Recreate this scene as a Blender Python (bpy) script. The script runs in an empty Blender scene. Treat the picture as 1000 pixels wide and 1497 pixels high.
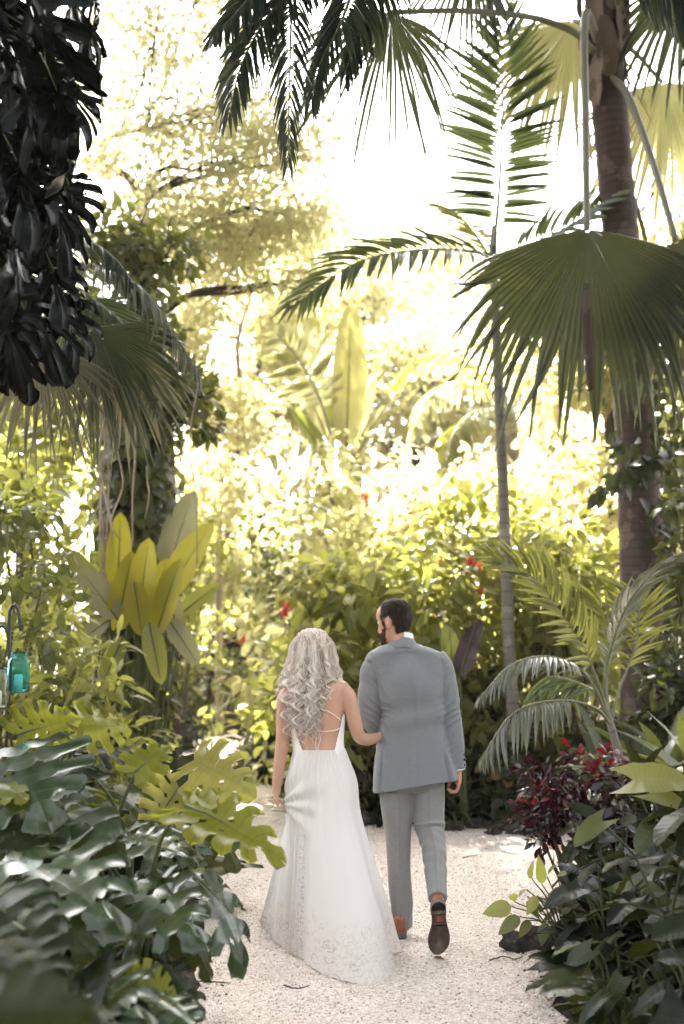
import bpy, bmesh, math, random
import numpy as np
from mathutils import Vector, Matrix
from mathutils.geometry import tessellate_polygon
R_ = math.radians
rng = np.random.default_rng(11)
scene = bpy.context.scene
COL = scene.collection

# ---------------------------------------------------------------- camera
LENS = 35.0
CAMZ = 1.6
PITCH = R_(7.5)
FPX = LENS / 36.0 * 1497.0
cam_d = bpy.data.cameras.new('camera')
cam = bpy.data.objects.new('camera', cam_d)
COL.objects.link(cam)
cam_d.lens = LENS
cam_d.sensor_width = 36.0
cam_d.clip_start = 0.05
cam_d.clip_end = 2000.0
cam.location = (0, 0, CAMZ)
cam.rotation_euler = (R_(90) + PITCH, 0, 0)
cam_d.dof.use_dof = True
cam_d.dof.focus_distance = 5.15
cam_d.dof.aperture_fstop = 1.4
scene.camera = cam

# ---------------------------------------------------------------- sky and sun
SUN_EL, SUN_AZ = R_(56), R_(-10)          # azimuth measured from straight ahead (+Y) towards +X
world = bpy.data.worlds.new('World')
scene.world = world
world.use_nodes = True
wn, wl = world.node_tree.nodes, world.node_tree.links
bg = wn['Background']
sky = wn.new('ShaderNodeTexSky')
sky.sky_type = 'NISHITA'
sky.sun_disc = False
sky.sun_elevation = SUN_EL
sky.sun_rotation = SUN_AZ
sky.altitude = 0
sky.air_density = 1.0
sky.dust_density = 6.0
sky.ozone_density = 1.0
hs = wn.new('ShaderNodeHueSaturation')      # thin bright overcast: a whiter sky
hs.inputs['Saturation'].default_value = 0.2
hs.inputs['Value'].default_value = 1.0
wl.new(sky.outputs['Color'], hs.inputs['Color'])
wl.new(hs.outputs['Color'], bg.inputs['Color'])
bg.inputs['Strength'].default_value = 0.085

sun_d = bpy.data.lights.new('sun', 'SUN')
sun = bpy.data.objects.new('sun', sun_d)
COL.objects.link(sun)
sun_d.energy = 4.6
sun_d.angle = R_(1.5)
sun_d.color = (1.0, 0.95, 0.86)
sv = Vector((math.sin(SUN_AZ) * math.cos(SUN_EL), math.cos(SUN_AZ) * math.cos(SUN_EL), math.sin(SUN_EL)))
sun.rotation_euler = sv.to_track_quat('Z', 'Y').to_euler()
sun.location = sv * 40

scene.view_settings.view_transform = 'Standard'
scene.view_settings.look = 'None'
scene.view_settings.exposure = 3.85
scene.view_settings.gamma = 1.0
scene.render.engine = 'CYCLES'
cy = scene.cycles
cy.use_denoising = True
cy.max_bounces = 8
cy.diffuse_bounces = 4
cy.glossy_bounces = 3
cy.transmission_bounces = 6
cy.transparent_max_bounces = 8
cy.sample_clamp_indirect = 6.0
cy.use_adaptive_sampling = True

# ---------------------------------------------------------------- placing helpers
def P(px, py, Y):
    """world point on the vertical plane at distance Y seen at photo pixel (px, py)"""
    xc = (px - 500.0) / FPX
    yc = -(py - 748.5) / FPX
    yf = math.cos(PITCH) - yc * math.sin(PITCH)
    z = math.sin(PITCH) + yc * math.cos(PITCH)
    t = Y / yf
    return np.array([xc * t, Y, CAMZ + z * t])

def G(px, py, z0=0.0):
    xc = (px - 500.0) / FPX
    yc = -(py - 748.5) / FPX
    yf = math.cos(PITCH) - yc * math.sin(PITCH)
    z = math.sin(PITCH) + yc * math.cos(PITCH)
    t = (z0 - CAMZ) / z
    return np.array([xc * t, yf * t, z0])

def nrm(v):
    v = np.asarray(v, float)
    return v / (np.linalg.norm(v, axis=-1, keepdims=True) + 1e-12)

def spline(pts, n):
    """Catmull-Rom through the rows of pts (any number of columns), n samples"""
    p = np.asarray(pts, float)
    m = len(p)
    if m == 2:
        t = np.linspace(0, 1, n)[:, None]
        return p[0] * (1 - t) + p[1] * t
    e = np.vstack([2 * p[0] - p[1], p, 2 * p[-1] - p[-2]])
    u = np.linspace(0, m - 1, n)
    i = np.minimum(u.astype(int), m - 2)
    t = (u - i)[:, None]
    a, b, c, d = e[i], e[i + 1], e[i + 2], e[i + 3]
    return 0.5 * (2 * b + (c - a) * t + (2 * a - 5 * b + 4 * c - d) * t**2 + (3 * b - 3 * c + d - a) * t**3)

def frames(d, n):
    """rotation matrices whose Y axis is d and whose Z axis is as near n as possible"""
    y = nrm(d)
    n = np.broadcast_to(np.asarray(n, float), y.shape)
    z = n - (n * y).sum(-1, keepdims=True) * y
    bad = np.linalg.norm(z, axis=-1) < 1e-4
    if bad.any():
        z = z.copy(); alt = np.broadcast_to(np.array([0.3, 1.0, 0.2]), y.shape)
        zz = alt - (alt * y).sum(-1, keepdims=True) * y
        z[bad] = zz[bad]
    z = nrm(z)
    x = np.cross(y, z)
    return np.stack([x, y, z], axis=-1)

class MB:
    """collects vertices, quads and triangles and links them as ONE mesh object"""
    def __init__(s):
        s.v, s.q, s.t, s.a, s.n = [], [], [], [], 0
    def add(s, V, Q=None, T=None, A=None):
        V = np.asarray(V, float).reshape(-1, 3)
        if A is None: A = np.zeros((len(V), 3))
        s.v.append(V); s.a.append(np.asarray(A, float).reshape(-1, 3))
        if Q is not None and len(Q): s.q.append(np.asarray(Q, int).reshape(-1, 4) + s.n)
        if T is not None and len(T): s.t.append(np.asarray(T, int).reshape(-1, 3) + s.n)
        s.n += len(V)
        return s
    def inst(s, tpl, pos, R, sc, rnd=None):
        V, A, Q = tpl[:3]
        pos = np.asarray(pos, float).reshape(-1, 3)
        N, n = len(pos), len(V)
        if N == 0: return s
        sc = np.asarray(sc, float)
        if sc.ndim == 0: sc = np.full(N, float(sc))
        if sc.ndim == 1: sc = np.repeat(sc[:, None], 3, 1)
        if rnd is None: rnd = rng.random(N)
        W = np.einsum('nij,nvj->nvi', R, V[None] * sc[:, None, :]) + pos[:, None, :]
        Qi = (Q[None] + (np.arange(N) * n)[:, None, None]).reshape(-1, 4)
        AA = np.repeat(A[None], N, 0).copy()
        AA[:, :, 2] = rnd[:, None]
        return s.add(W.reshape(-1, 3), Qi, None, AA.reshape(-1, 3))
    def arrays(s):
        V = np.vstack(s.v)
        Q = np.vstack(s.q) if s.q else np.zeros((0, 4), int)
        T = np.vstack(s.t) if s.t else np.zeros((0, 3), int)
        return V, Q, T, np.vstack(s.a)
    def mesh(s, name, smooth=True, org=(0, 0, 0)):
        V, Q, T, A = s.arrays()
        me = bpy.data.meshes.new(name)
        me.vertices.add(len(V))
        me.vertices.foreach_set('co', (V - np.asarray(org, float)).astype(np.float32).ravel())
        nl = 4 * len(Q) + 3 * len(T)
        me.loops.add(nl)
        me.loops.foreach_set('vertex_index', np.concatenate([Q.ravel(), T.ravel()]).astype(np.int32))
        me.polygons.add(len(Q) + len(T))
        st = np.concatenate([np.arange(len(Q)) * 4, 4 * len(Q) + np.arange(len(T)) * 3]).astype(np.int32)
        me.polygons.foreach_set('loop_start', st)
        me.polygons.foreach_set('use_smooth', np.full(len(st), smooth))
        at = me.attributes.new('luv', 'FLOAT_VECTOR', 'POINT')
        at.data.foreach_set('vector', A.astype(np.float32).ravel())
        me.update(calc_edges=True)
        me.validate()
        return me
    def build(s, name, mat, parent=None, smooth=True, loc=None, label=None):
        org = np.array(parent_loc(parent)) if parent is not None else np.array(loc if loc is not None else (0, 0, 0), float)
        o = bpy.data.objects.new(name, s.mesh(name, smooth, org))
        COL.objects.link(o)
        if mat is not None: o.data.materials.append(mat)
        if parent is not None: o.parent = parent
        else: o.location = org
        if label: o['label'] = label
        return o

def parent_loc(p):
    l = np.zeros(3)
    while p is not None:
        l += np.array(p.location); p = p.parent
    return l

def tag(o, label=None, cat=None, group=None, kind=None):
    if label: o['label'] = label
    if cat: o['category'] = cat
    if group: o['group'] = group
    if kind: o['kind'] = kind
    return o

def thing(name, label, cat, loc, group=None):
    o = bpy.data.objects.new(name, None)
    o.empty_display_size = 0.1
    COL.objects.link(o)
    o.location = [float(c) for c in loc]
    return tag(o, label, cat, group)

# ---------------------------------------------------------------- shape helpers
def tube(mb, path, rad, sides=6, rnd=0.5, cap=True, flat=None, up=(0.13, 0.21, 0.97)):
    """swept tube; rad: scalar, (n,), or (n,2) for elliptical (side, up)"""
    p = np.asarray(path, float); n = len(p)
    r = np.asarray(rad, float)
    if r.ndim == 0: r = np.full(n, float(r))
    if r.ndim == 1: r = np.stack([r, r], 1)
    t = nrm(np.gradient(p, axis=0))
    u = np.zeros_like(p)
    a = np.array(up, float)
    for i in range(n):
        w = a - a.dot(t[i]) * t[i]
        if np.linalg.norm(w) < 1e-3:
            w = np.array([1.0, 0.1, 0]) - t[i][0] * t[i]
        a = w / np.linalg.norm(w); u[i] = a
    s = np.cross(t, u)
    th = np.linspace(0, 2 * np.pi, sides, endpoint=False)
    V = p[:, None] + s[:, None] * (np.cos(th)[None, :, None] * r[:, 0, None, None]) + u[:, None] * (np.sin(th)[None, :, None] * r[:, 1, None, None])
    i = np.arange(n - 1)[:, None] * sides; j = np.arange(sides)[None]; k = (j + 1) % sides
    Q = np.stack([i + j, i + k, i + sides + k, i + sides + j], -1).reshape(-1, 4)
    L = np.concatenate([[0], np.cumsum(np.linalg.norm(np.diff(p, axis=0), axis=1))])
    A = np.stack([np.repeat(L, sides), np.tile(np.cos(th), n), np.full(n * sides, rnd)], 1)
    T = None
    V = V.reshape(-1, 3)
    if cap:
        V = np.vstack([V, p[0], p[-1]]); A = np.vstack([A, [0, 0, rnd], [L[-1], 0, rnd]])
        j = np.arange(sides); k = (j + 1) % sides
        T = np.vstack([np.stack([np.full(sides, n * sides), k, j], 1), np.stack([np.full(sides, n * sides + 1), (n - 1) * sides + j, (n - 1) * sides + k], 1)])
    mb.add(V, Q, T, A)

def rings(mb, rg, cap=True, rnd=0.5, closed=True):
    """skin a stack of equal rings rg[n, m, 3]"""
    rg = np.asarray(rg, float); n, m = rg.shape[:2]
    i = np.arange(n - 1)[:, None] * m
    j = np.arange(m if closed else m - 1)[None]; k = (j + 1) % m
    Q = np.stack([i + j, i + k, i + m + k, i + m + j], -1).reshape(-1, 4)
    V = rg.reshape(-1, 3)
    A = np.stack([np.repeat(np.linspace(0, 1, n), m), np.tile(np.linspace(0, 1, m), n), np.full(n * m, rnd)], 1)
    T = None
    if cap:
        V = np.vstack([V, rg[0].mean(0), rg[-1].mean(0)]); A = np.vstack([A, A[0], A[-1]])
        j = np.arange(m); k = (j + 1) % m
        T = np.vstack([np.stack([np.full(m, n * m), k, j], 1), np.stack([np.full(m, n * m + 1), (n - 1) * m + j, (n - 1) * m + k], 1)])
    mb.add(V, Q, T, A)

def ellipsoid(mb, c, r, R=np.eye(3), nu=16, nv=10, rnd=0.5):
    th = np.linspace(0, 2 * np.pi, nu, endpoint=False); ph = np.linspace(0.02, np.pi - 0.02, nv)
    P_ = np.stack([np.cos(th)[None] * np.sin(ph)[:, None] * r[0], np.sin(th)[None] * np.sin(ph)[:, None] * r[1], -np.cos(ph)[:, None] * r[2] + 0 * th[None]], -1)
    rings(mb, P_ @ np.asarray(R).T + np.asarray(c), True, rnd)

def remesh(ob, voxel, smooth_iter=6, factor=0.5):
    m = ob.modifiers.new('r', 'REMESH'); m.mode = 'VOXEL'; m.voxel_size = voxel; m.use_smooth_shade = True
    if smooth_iter:
        s = ob.modifiers.new('s', 'SMOOTH'); s.iterations = smooth_iter; s.factor = factor
    dg = bpy.context.evaluated_depsgraph_get(); dg.update()
    me = bpy.data.meshes.new_from_object(ob.evaluated_get(dg))
    ob.modifiers.clear()
    mats = [x for x in ob.data.materials]
    ob.data = me
    me.materials.clear()
    for x in mats: me.materials.append(x)
    me.polygons.foreach_set('use_smooth', np.ones(len(me.polygons), bool))
    return ob

def coords(me):
    v = np.empty(len(me.vertices) * 3, np.float32); me.vertices.foreach_get('co', v)
    return v.reshape(-1, 3).astype(float)

def set_coords(me, v):
    me.vertices.foreach_set('co', v.astype(np.float32).ravel()); me.update()

# ---------------------------------------------------------------- leaf shapes (unit length along +Y)
def leaf(kind='ovate', W=0.5, n=6, m=1, fold=0.15, droop=0.15, wave=0.0, lobe=0.0, seed=0):
    t = np.linspace(0, 1, n + 1)
    if kind == 'ovate': w = np.sin(np.pi * t**0.75)**0.85
    elif kind == 'lance': w = np.sin(np.pi * t**0.62)**0.8
    elif kind == 'oblong': w = np.clip(np.sin(np.pi * t**0.85), 0, 1)**0.5
    elif kind == 'strap': w = np.clip(np.minimum(0.55 + t * 2.5, 1) * (1 - t**2.2), 0, 1)
    elif kind == 'heart': w = np.clip((1 - t)**0.75 * (0.75 + 1.3 * t) * 1.02, 0, 1)
    elif kind == 'obovate': w = np.sin(np.pi * t**1.5)**0.8
    w = np.maximum(w, 0.012) * W / 2
    c = np.linspace(-1, 1, 2 * m + 1)
    X = w[:, None] * c[None]
    Y = np.repeat(t[:, None], 2 * m + 1, 1) - lobe * np.abs(c)[None]**1.3 * ((1 - t)**3)[:, None]
    ra = np.random.default_rng(seed + 5)
    ph = ra.random(4) * 6.28
    Z = fold * np.abs(X) - droop * np.maximum(Y, 0)**2 * np.sign(1) + wave * np.sin(Y * 17 + ph[0] + c[None] * 1.3) * np.abs(c)[None] * W
    V = np.stack([X, Y, Z], -1).reshape(-1, 3)
    k = 2 * m + 1
    i = np.arange(n)[:, None] * k; j = np.arange(2 * m)[None]
    Q = np.stack([i + j, i + j + 1, i + k + j + 1, i + k + j], -1).reshape(-1, 4)
    A = np.stack([np.repeat(t, k), np.tile(c, n + 1), np.zeros(k * (n + 1))], 1)
    return V, A, Q

def monstera(seed=0, K=7, gap=0.17, holes=True, W=1.0, droop=0.25, fold=0.35, wavy=0.02, u0=0.38, round_=True, sweep=.93):
    """split heart-shaped leaf: K lobes a side, gaps between them, holes by the midrib"""
    ra = np.random.default_rng(seed)
    out = spline([(0.02, 0.0), (0.16, -0.19), (0.36, -0.2), (0.5, -0.02), (0.53, 0.22), (0.46, 0.48), (0.33, 0.72), (0.15, 0.92), (0.0, 1.06)], 200)
    al = np.concatenate([[0], np.cumsum(np.linalg.norm(np.diff(out, axis=0), axis=1))]); al /= al[-1]
    us = np.array([0, .06, .12, .16, .2, .24, .3, .38, .45, .52, .6, .7, .8, .88, .94, .98, 1.0])
    VV, AA, QQ, nn = [], [], [], 0
    cs = np.array([0, .5, 1.0])
    for s in (-1, 1):
        e = (np.linspace(0, 1, K + 1)**0.92)
        e[1:-1] += ra.normal(0, 0.012, K - 1)
        E = np.stack([np.interp(e, al, out[:, 0]), np.interp(e, al, out[:, 1])], 1)
        j = np.arange(K + 1)
        my = np.clip((j - 1.2) / (K - 1.2), 0, 1)**1.05 * sweep
        M = np.stack([0 * my, my], 1)
        gs = ra.uniform(0.75, 1.25, K + 1) * gap; g0 = u0 + ra.uniform(-0.1, 0.12, K + 1)
        hole = ra.random(K + 1) < 0.7
        B, GA = [], []
        for q in range(K + 1):
            C = (M[q] + E[q]) / 2 + np.array([0, -0.07 if q > 1 else 0.0])
            uu = us[:, None]
            B.append((1 - uu)**2 * M[q] + 2 * uu * (1 - uu) * C + uu**2 * E[q])
            if q in (0, K): g = np.zeros(len(us))
            else:
                g = gs[q] * np.clip((us - g0[q]) / 0.1, 0, 1) * (0.8 + 0.4 * us)
                if holes and hole[q]: g = g + 0.20 * np.exp(-((us - 0.2) / 0.05)**2)
            if round_: g = np.maximum(g, np.where(us > 0.9, 0.45 * ((us - 0.9) / 0.1)**2.2, 0) if q not in (0,) else 0)
            GA.append(g)
        for q in range(K):
            lo = B[q] + (B[q + 1] - B[q]) * GA[q][:, None]
            hi = B[q + 1] + (B[q] - B[q + 1]) * GA[q + 1][:, None]
            pts = lo[:, None] * (1 - cs)[None, :, None] + hi[:, None] * cs[None, :, None]
            X = pts[..., 0] * s * W; Y = pts[..., 1]
            lift = ra.normal(0, wavy)
            Z = -0.055 * np.sin(np.pi * cs)[None] * np.clip(us, .05, 0.9)[:, None] * 0.9 + lift * us[:, None]**2 + wavy * np.sin(us * 6 + q)[:, None] * us[:, None]
            V = np.stack([X, Y, Z], -1).reshape(-1, 3)
            A = np.stack([np.repeat(us, 3), np.tile(cs * 2 - 1, len(us)), np.zeros(3 * len(us))], 1)
            i = np.arange(len(us) - 1)[:, None] * 3; jj = np.arange(2)[None]
            Q = np.stack([i + jj, i + jj + 1, i + 3 + jj + 1, i + 3 + jj], -1).reshape(-1, 4)
            if s < 0: Q = Q[:, ::-1]
            VV.append(V); AA.append(A); QQ.append(Q + nn); nn += len(V)
    V = np.vstack(VV)
    x, y, z = V.T
    z = z - fold * np.abs(x)**1.7 * (0.6 + 0.5 * y) - droop * np.maximum(y, 0)**2.2 - 0.25 * np.maximum(-y, 0)
    y = y - 0.25 * droop * np.maximum(y, 0)**3
    z = z + 0.05 * np.sin(5 * y + ra.random() * 6) * x + 0.03 * np.sin(7 * x + ra.random() * 6)
    return np.stack([x, y, z], 1), np.vstack(AA), np.vstack(QQ)

def put(mb, tpl, a, b, n, width=1.0, rnd=None):
    """place a leaf from attach point a to tip b with normal hint n"""
    d = np.asarray(b, float) - np.asarray(a, float); L = np.linalg.norm(d)
    mb.inst(tpl, [a], frames(d[None], np.asarray(n, float)[None]), np.array([[L * width, L, L]]), None if rnd is None else np.array([rnd]))
    return L

# ---------------------------------------------------------------- materials
def newmat(name):
    m = bpy.data.materials.new(name); m.use_nodes = True
    nt = m.node_tree; nt.nodes.clear()
    out = nt.nodes.new('ShaderNodeOutputMaterial')
    return m, nt, out

def node(nt, typ, **kw):
    nd = nt.nodes.new(typ)
    for k, v in kw.items():
        if k in nd.inputs.keys() if hasattr(nd.inputs, 'keys') else False: nd.inputs[k].default_value = v
        else: setattr(nd, k, v)
    return nd

def math_(nt, op, a, b=None, clamp=False):
    n = nt.nodes.new('ShaderNodeMath'); n.operation = op; n.use_clamp = clamp
    for i, x in enumerate((a, b)):
        if x is None: continue
        if isinstance(x, (int, float)): n.inputs[i].default_value = x
        else: nt.links.new(x, n.inputs[i])
    return n.outputs[0]

def mixc(nt, fac, a, b, blend='MIX'):
    n = nt.nodes.new('ShaderNodeMix'); n.data_type = 'RGBA'; n.blend_type = blend
    for key, x in (('Factor', fac), ('A', a), ('B', b)):
        sk = [s for s in n.inputs if s.name == key and (s.type == ('VALUE' if key == 'Factor' else 'RGBA'))][0]
        if isinstance(x, (int, float)): sk.default_value = x
        elif isinstance(x, (tuple, list)): sk.default_value = (*x, 1.0) if len(x) == 3 else x
        else: nt.links.new(x, sk)
    return [s for s in n.outputs if s.type == 'RGBA'][0]

def ramp(nt, fac, stops):
    n = nt.nodes.new('ShaderNodeValToRGB')
    el = n.color_ramp.elements
    while len(el) < len(stops): el.new(0.5)
    for e, (p, c) in zip(el, stops):
        e.position = p; e.color = (*c, 1.0) if len(c) == 3 else c
    nt.links.new(fac, n.inputs[0])
    return n.outputs[0]

def noise(nt, scale, detail=3.0, coord=None, rough=0.5, out='Fac'):
    n = nt.nodes.new('ShaderNodeTexNoise')
    n.inputs['Scale'].default_value = scale; n.inputs['Detail'].default_value = detail; n.inputs['Roughness'].default_value = rough
    if coord is not None: nt.links.new(coord, n.inputs['Vector'])
    return n.outputs[out]

def objco(nt):
    return nt.nodes.new('ShaderNodeTexCoord').outputs['Object']

def luv(nt):
    a = nt.nodes.new('ShaderNodeAttribute'); a.attribute_name = 'luv'
    s = nt.nodes.new('ShaderNodeSeparateXYZ'); nt.links.new(a.outputs['Vector'], s.inputs[0])
    return s.outputs[0], s.outputs[1], s.outputs[2]

def bump(nt, h, strength=0.3, dist=0.01):
    b = nt.nodes.new('ShaderNodeBump'); b.inputs['Strength'].default_value = strength; b.inputs['Distance'].default_value = dist
    nt.links.new(h, b.inputs['Height'])
    return b.outputs[0]

def principled(nt, base, rough=0.5, spec=0.5, normal=None, **kw):
    p = nt.nodes.new('ShaderNodeBsdfPrincipled')
    if isinstance(base, (tuple, list)): p.inputs['Base Color'].default_value = (*base, 1.0)
    else: nt.links.new(base, p.inputs['Base Color'])
    if isinstance(rough, (int, float)): p.inputs['Roughness'].default_value = rough
    else: nt.links.new(rough, p.inputs['Roughness'])
    p.inputs['Specular IOR Level'].default_value = spec
    if normal is not None: nt.links.new(normal, p.inputs['Normal'])
    for k, v in kw.items(): p.inputs[k].default_value = v
    return p

def leaf_mat(name, c1, c2, tr, fac=0.4, rough=0.4, spec=0.5, vein=0.35, side_veins=0, patch=0.0, under=None, dead=0.0, vdark=None):
    """thin leaf: glossy skin, some light comes through; colour differs leaf by leaf"""
    m, nt, out = newmat(name)
    u, v, r = luv(nt)
    base = mixc(nt, r, c1, c2)
    if dead > 0:      # a few old yellow-brown leaves
        base = mixc(nt, math_(nt, 'GREATER_THAN', r, 1 - dead), base, (0.16, 0.10, 0.03))
    nz = noise(nt, 6.0, 3, objco(nt))
    base = mixc(nt, math_(nt, 'MULTIPLY', nz, 0.45), base, tuple(x * 0.6 for x in c1))
    hgt = nz
    av = math_(nt, 'ABSOLUTE', v)
    vl = math_(nt, 'SUBTRACT', 1.0, math_(nt, 'MULTIPLY', av, 9.0), True)
    if side_veins:
        w = math_(nt, 'SINE', math_(nt, 'MULTIPLY', math_(nt, 'SUBTRACT', u, math_(nt, 'MULTIPLY', av, 0.14)), side_veins * 6.283))
        hgt = w
        base = mixc(nt, math_(nt, 'MULTIPLY', math_(nt, 'POWER', math_(nt, 'ABSOLUTE', w), 8.0), 0.18), base, tuple(min(1, x * 2.2) for x in c2))
    vc = vdark or tuple(min(1, x * 2.4 + 0.03) for x in c2)
    if vdark:
        vl = math_(nt, 'MAXIMUM', vl, math_(nt, 'SUBTRACT', 1.0, math_(nt, 'MULTIPLY', u, 28.0), True))
        gr = math_(nt, 'MULTIPLY', noise(nt, 5.0, 2, objco(nt)), math_(nt, 'SUBTRACT', 1.0, u, True))
        base = mixc(nt, math_(nt, 'MULTIPLY', gr, .9), base, (.05, .07, .008))
    base = mixc(nt, math_(nt, 'MULTIPLY', vl, vein), base, vc)
    if patch > 0:
        base = mixc(nt, math_(nt, 'MULTIPLY', math_(nt, 'GREATER_THAN', noise(nt, 9.0, 2, objco(nt)), 0.62), patch), base, (0.2, 0.17, 0.06))
    if under is not None:
        gm = nt.nodes.new('ShaderNodeNewGeometry')
        base = mixc(nt, math_(nt, 'MULTIPLY', gm.outputs['Backfacing'], 0.7), base, under)
    nb = bump(nt, hgt, 0.12 if side_veins else 0.15, 0.003)
    pr = principled(nt, base, rough, spec, nb)
    tl = nt.nodes.new('ShaderNodeBsdfTranslucent')
    tc = mixc(nt, r, tr, tuple(x * 0.72 for x in tr))
    tc = mixc(nt, math_(nt, 'MULTIPLY', vl, vein * 0.8), tc, tuple(x * 0.45 for x in tr))
    nt.links.new(tc, tl.inputs['Color'])
    mx = nt.nodes.new('ShaderNodeMixShader'); mx.inputs[0].default_value = fac
    nt.links.new(pr.outputs[0], mx.inputs[1]); nt.links.new(tl.outputs[0], mx.inputs[2])
    nt.links.new(mx.outputs[0], out.inputs[0])
    return m

def bark_mat(name, c1, c2, rings_=0.0, rough=0.85, grain=True, ring_scale=6.0):
    m, nt, out = newmat(name)
    u, v, r = luv(nt)
    co = objco(nt)
    mp = nt.nodes.new('ShaderNodeMapping'); mp.inputs['Scale'].default_value = (14, 14, 2.2)
    nt.links.new(co, mp.inputs[0])
    n1 = noise(nt, 1.0, 6, mp.outputs[0], 0.65)
    n2 = noise(nt, 3.0, 4, co)
    col = mixc(nt, n1, c1, c2)
    col = mixc(nt, math_(nt, 'MULTIPLY', math_(nt, 'GREATER_THAN', n2, 0.58), 0.45), col, tuple(x * 1.5 + 0.02 for x in c2))
    h = n1
    if rings_ > 0:
        uu = math_(nt, 'ADD', math_(nt, 'MULTIPLY', u, ring_scale), math_(nt, 'MULTIPLY', n2, 0.55))
        fr = math_(nt, 'FRACT', uu)
        ln = math_(nt, 'SUBTRACT', 1.0, math_(nt, 'MULTIPLY', fr, 7.0), True)
        col = mixc(nt, math_(nt, 'MULTIPLY', ln, rings_), col, tuple(x * 0.35 for x in c1))
        h = math_(nt, 'ADD', math_(nt, 'MULTIPLY', n1, 0.5), fr)
    nt.links.new(principled(nt, col, rough, 0.25, bump(nt, h, 0.7, 0.03)).outputs[0], out.inputs[0])
    return m

def plain_mat(name, c, rough=0.6, spec=0.4, vary=0.2, scale=30, bstr=0.2, **kw):
    m, nt, out = newmat(name)
    nz = noise(nt, scale, 4, objco(nt))
    col = mixc(nt, nz, tuple(x * (1 - vary) for x in c), tuple(min(1, x * (1 + vary)) for x in c))
    nt.links.new(principled(nt, col, rough, spec, bump(nt, nz, bstr, 0.003), **kw).outputs[0], out.inputs[0])
    return m

M = {}
M['gold'] = leaf_mat('golden_leaf', (.19, .18, .06), (.26, .24, .09), (.74, .69, .32), .55, .45, .4, .15)  # lightened to carry part of the overexposed background glow in its colour
M['gold_feather'] = leaf_mat('golden_feather_leaf', (.22, .20, .08), (.30, .27, .12), (.84, .79, .45), .55, .5, .3, .1)  # cream tone also holds some of the background glow
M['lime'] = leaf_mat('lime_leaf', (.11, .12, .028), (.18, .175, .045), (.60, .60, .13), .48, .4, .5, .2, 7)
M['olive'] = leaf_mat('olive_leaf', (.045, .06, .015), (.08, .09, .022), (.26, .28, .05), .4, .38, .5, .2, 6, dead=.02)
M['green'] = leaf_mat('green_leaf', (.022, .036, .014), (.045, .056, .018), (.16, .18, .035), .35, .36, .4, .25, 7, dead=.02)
M['dark'] = leaf_mat('shade_dark_leaf', (.004, .007, .004), (.009, .013, .005), (.08, .085, .012), .22, .34, .14, .3, 8, dead=.015)  # colour lowered so it carries the deep shade of the beds
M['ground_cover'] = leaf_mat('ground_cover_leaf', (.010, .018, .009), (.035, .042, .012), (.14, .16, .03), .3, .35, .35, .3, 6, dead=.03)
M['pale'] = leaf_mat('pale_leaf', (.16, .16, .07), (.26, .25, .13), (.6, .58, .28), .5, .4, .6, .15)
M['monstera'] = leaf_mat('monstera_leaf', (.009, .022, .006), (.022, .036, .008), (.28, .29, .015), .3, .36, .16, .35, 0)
M['monstera_lit'] = leaf_mat('lit_monstera_leaf', (.11, .125, .010), (.16, .165, .014), (.52, .52, .025), .5, .36, .35, .7, 0, vdark=(.04, .055, .008))  # yellower copy of the monstera colour with the backlight put in
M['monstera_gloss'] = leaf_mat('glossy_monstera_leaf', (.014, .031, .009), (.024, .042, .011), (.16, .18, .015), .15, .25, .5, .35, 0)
M['monstera_shade'] = leaf_mat('shaded_monstera_leaf', (.005, .010, .003), (.011, .018, .004), (.10, .10, .008), .2, .36, .1, .3, 0)  # darker copy of the monstera colour, shade put in
M['monstera_pale'] = leaf_mat('pale_lit_monstera_leaf', (.22, .21, .05), (.28, .26, .07), (.75, .68, .14), .5, .4, .3, .5, 0, vdark=(.10, .11, .03))  # palest monstera copy, light from behind is part of the colour
M['monstera_black'] = leaf_mat('shade_black_monstera_leaf', (.0008, .0014, .0012), (.002, .003, .0025), (.02, .022, .003), .06, .26, .09, .2, 0)  # monstera colour taken near black to hold the shade of the corner
M['stem'] = leaf_mat('green_stem', (.06, .075, .025), (.09, .10, .035), (.1, .1, .02), .05, .45, .4, 0)
M['stem_brown'] = bark_mat('twig_bark', (.05, .035, .022), (.10, .08, .055))
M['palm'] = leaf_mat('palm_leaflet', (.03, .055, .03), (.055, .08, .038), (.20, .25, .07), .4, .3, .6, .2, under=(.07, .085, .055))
M['palm_lit'] = leaf_mat('sunlit_palm_leaflet', (.095, .11, .022), (.15, .155, .035), (.46, .46, .09), .47, .36, .4, .15)  # lit copy of the leaflet colour, sun painted in
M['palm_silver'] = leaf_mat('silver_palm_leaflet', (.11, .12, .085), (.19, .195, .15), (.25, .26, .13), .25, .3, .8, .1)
M['palm_black'] = leaf_mat('shaded_palm_leaflet', (.010, .019, .014), (.022, .034, .022), (.10, .13, .05), .3, .34, .35, .15)  # shade is painted into this copy of the leaflet colour
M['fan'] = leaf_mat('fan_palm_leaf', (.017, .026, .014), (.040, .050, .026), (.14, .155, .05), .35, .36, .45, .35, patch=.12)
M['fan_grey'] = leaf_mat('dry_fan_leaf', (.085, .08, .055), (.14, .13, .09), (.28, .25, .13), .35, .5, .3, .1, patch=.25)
M['fan_lit'] = leaf_mat('sunlit_fan_leaf', (.09, .095, .03), (.14, .135, .045), (.36, .34, .14), .45, .45, .3, .1)  # yellower copy of the fan leaf with sunlight in its colour
M['petiole'] = leaf_mat('palm_petiole', (.24, .23, .18), (.32, .31, .25), (.1, .1, .05), .03, .5, .35, 0)
M['petiole_green'] = leaf_mat('green_petiole', (.11, .12, .06), (.16, .17, .08), (.1, .1, .03), .03, .45, .4, 0)
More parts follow.
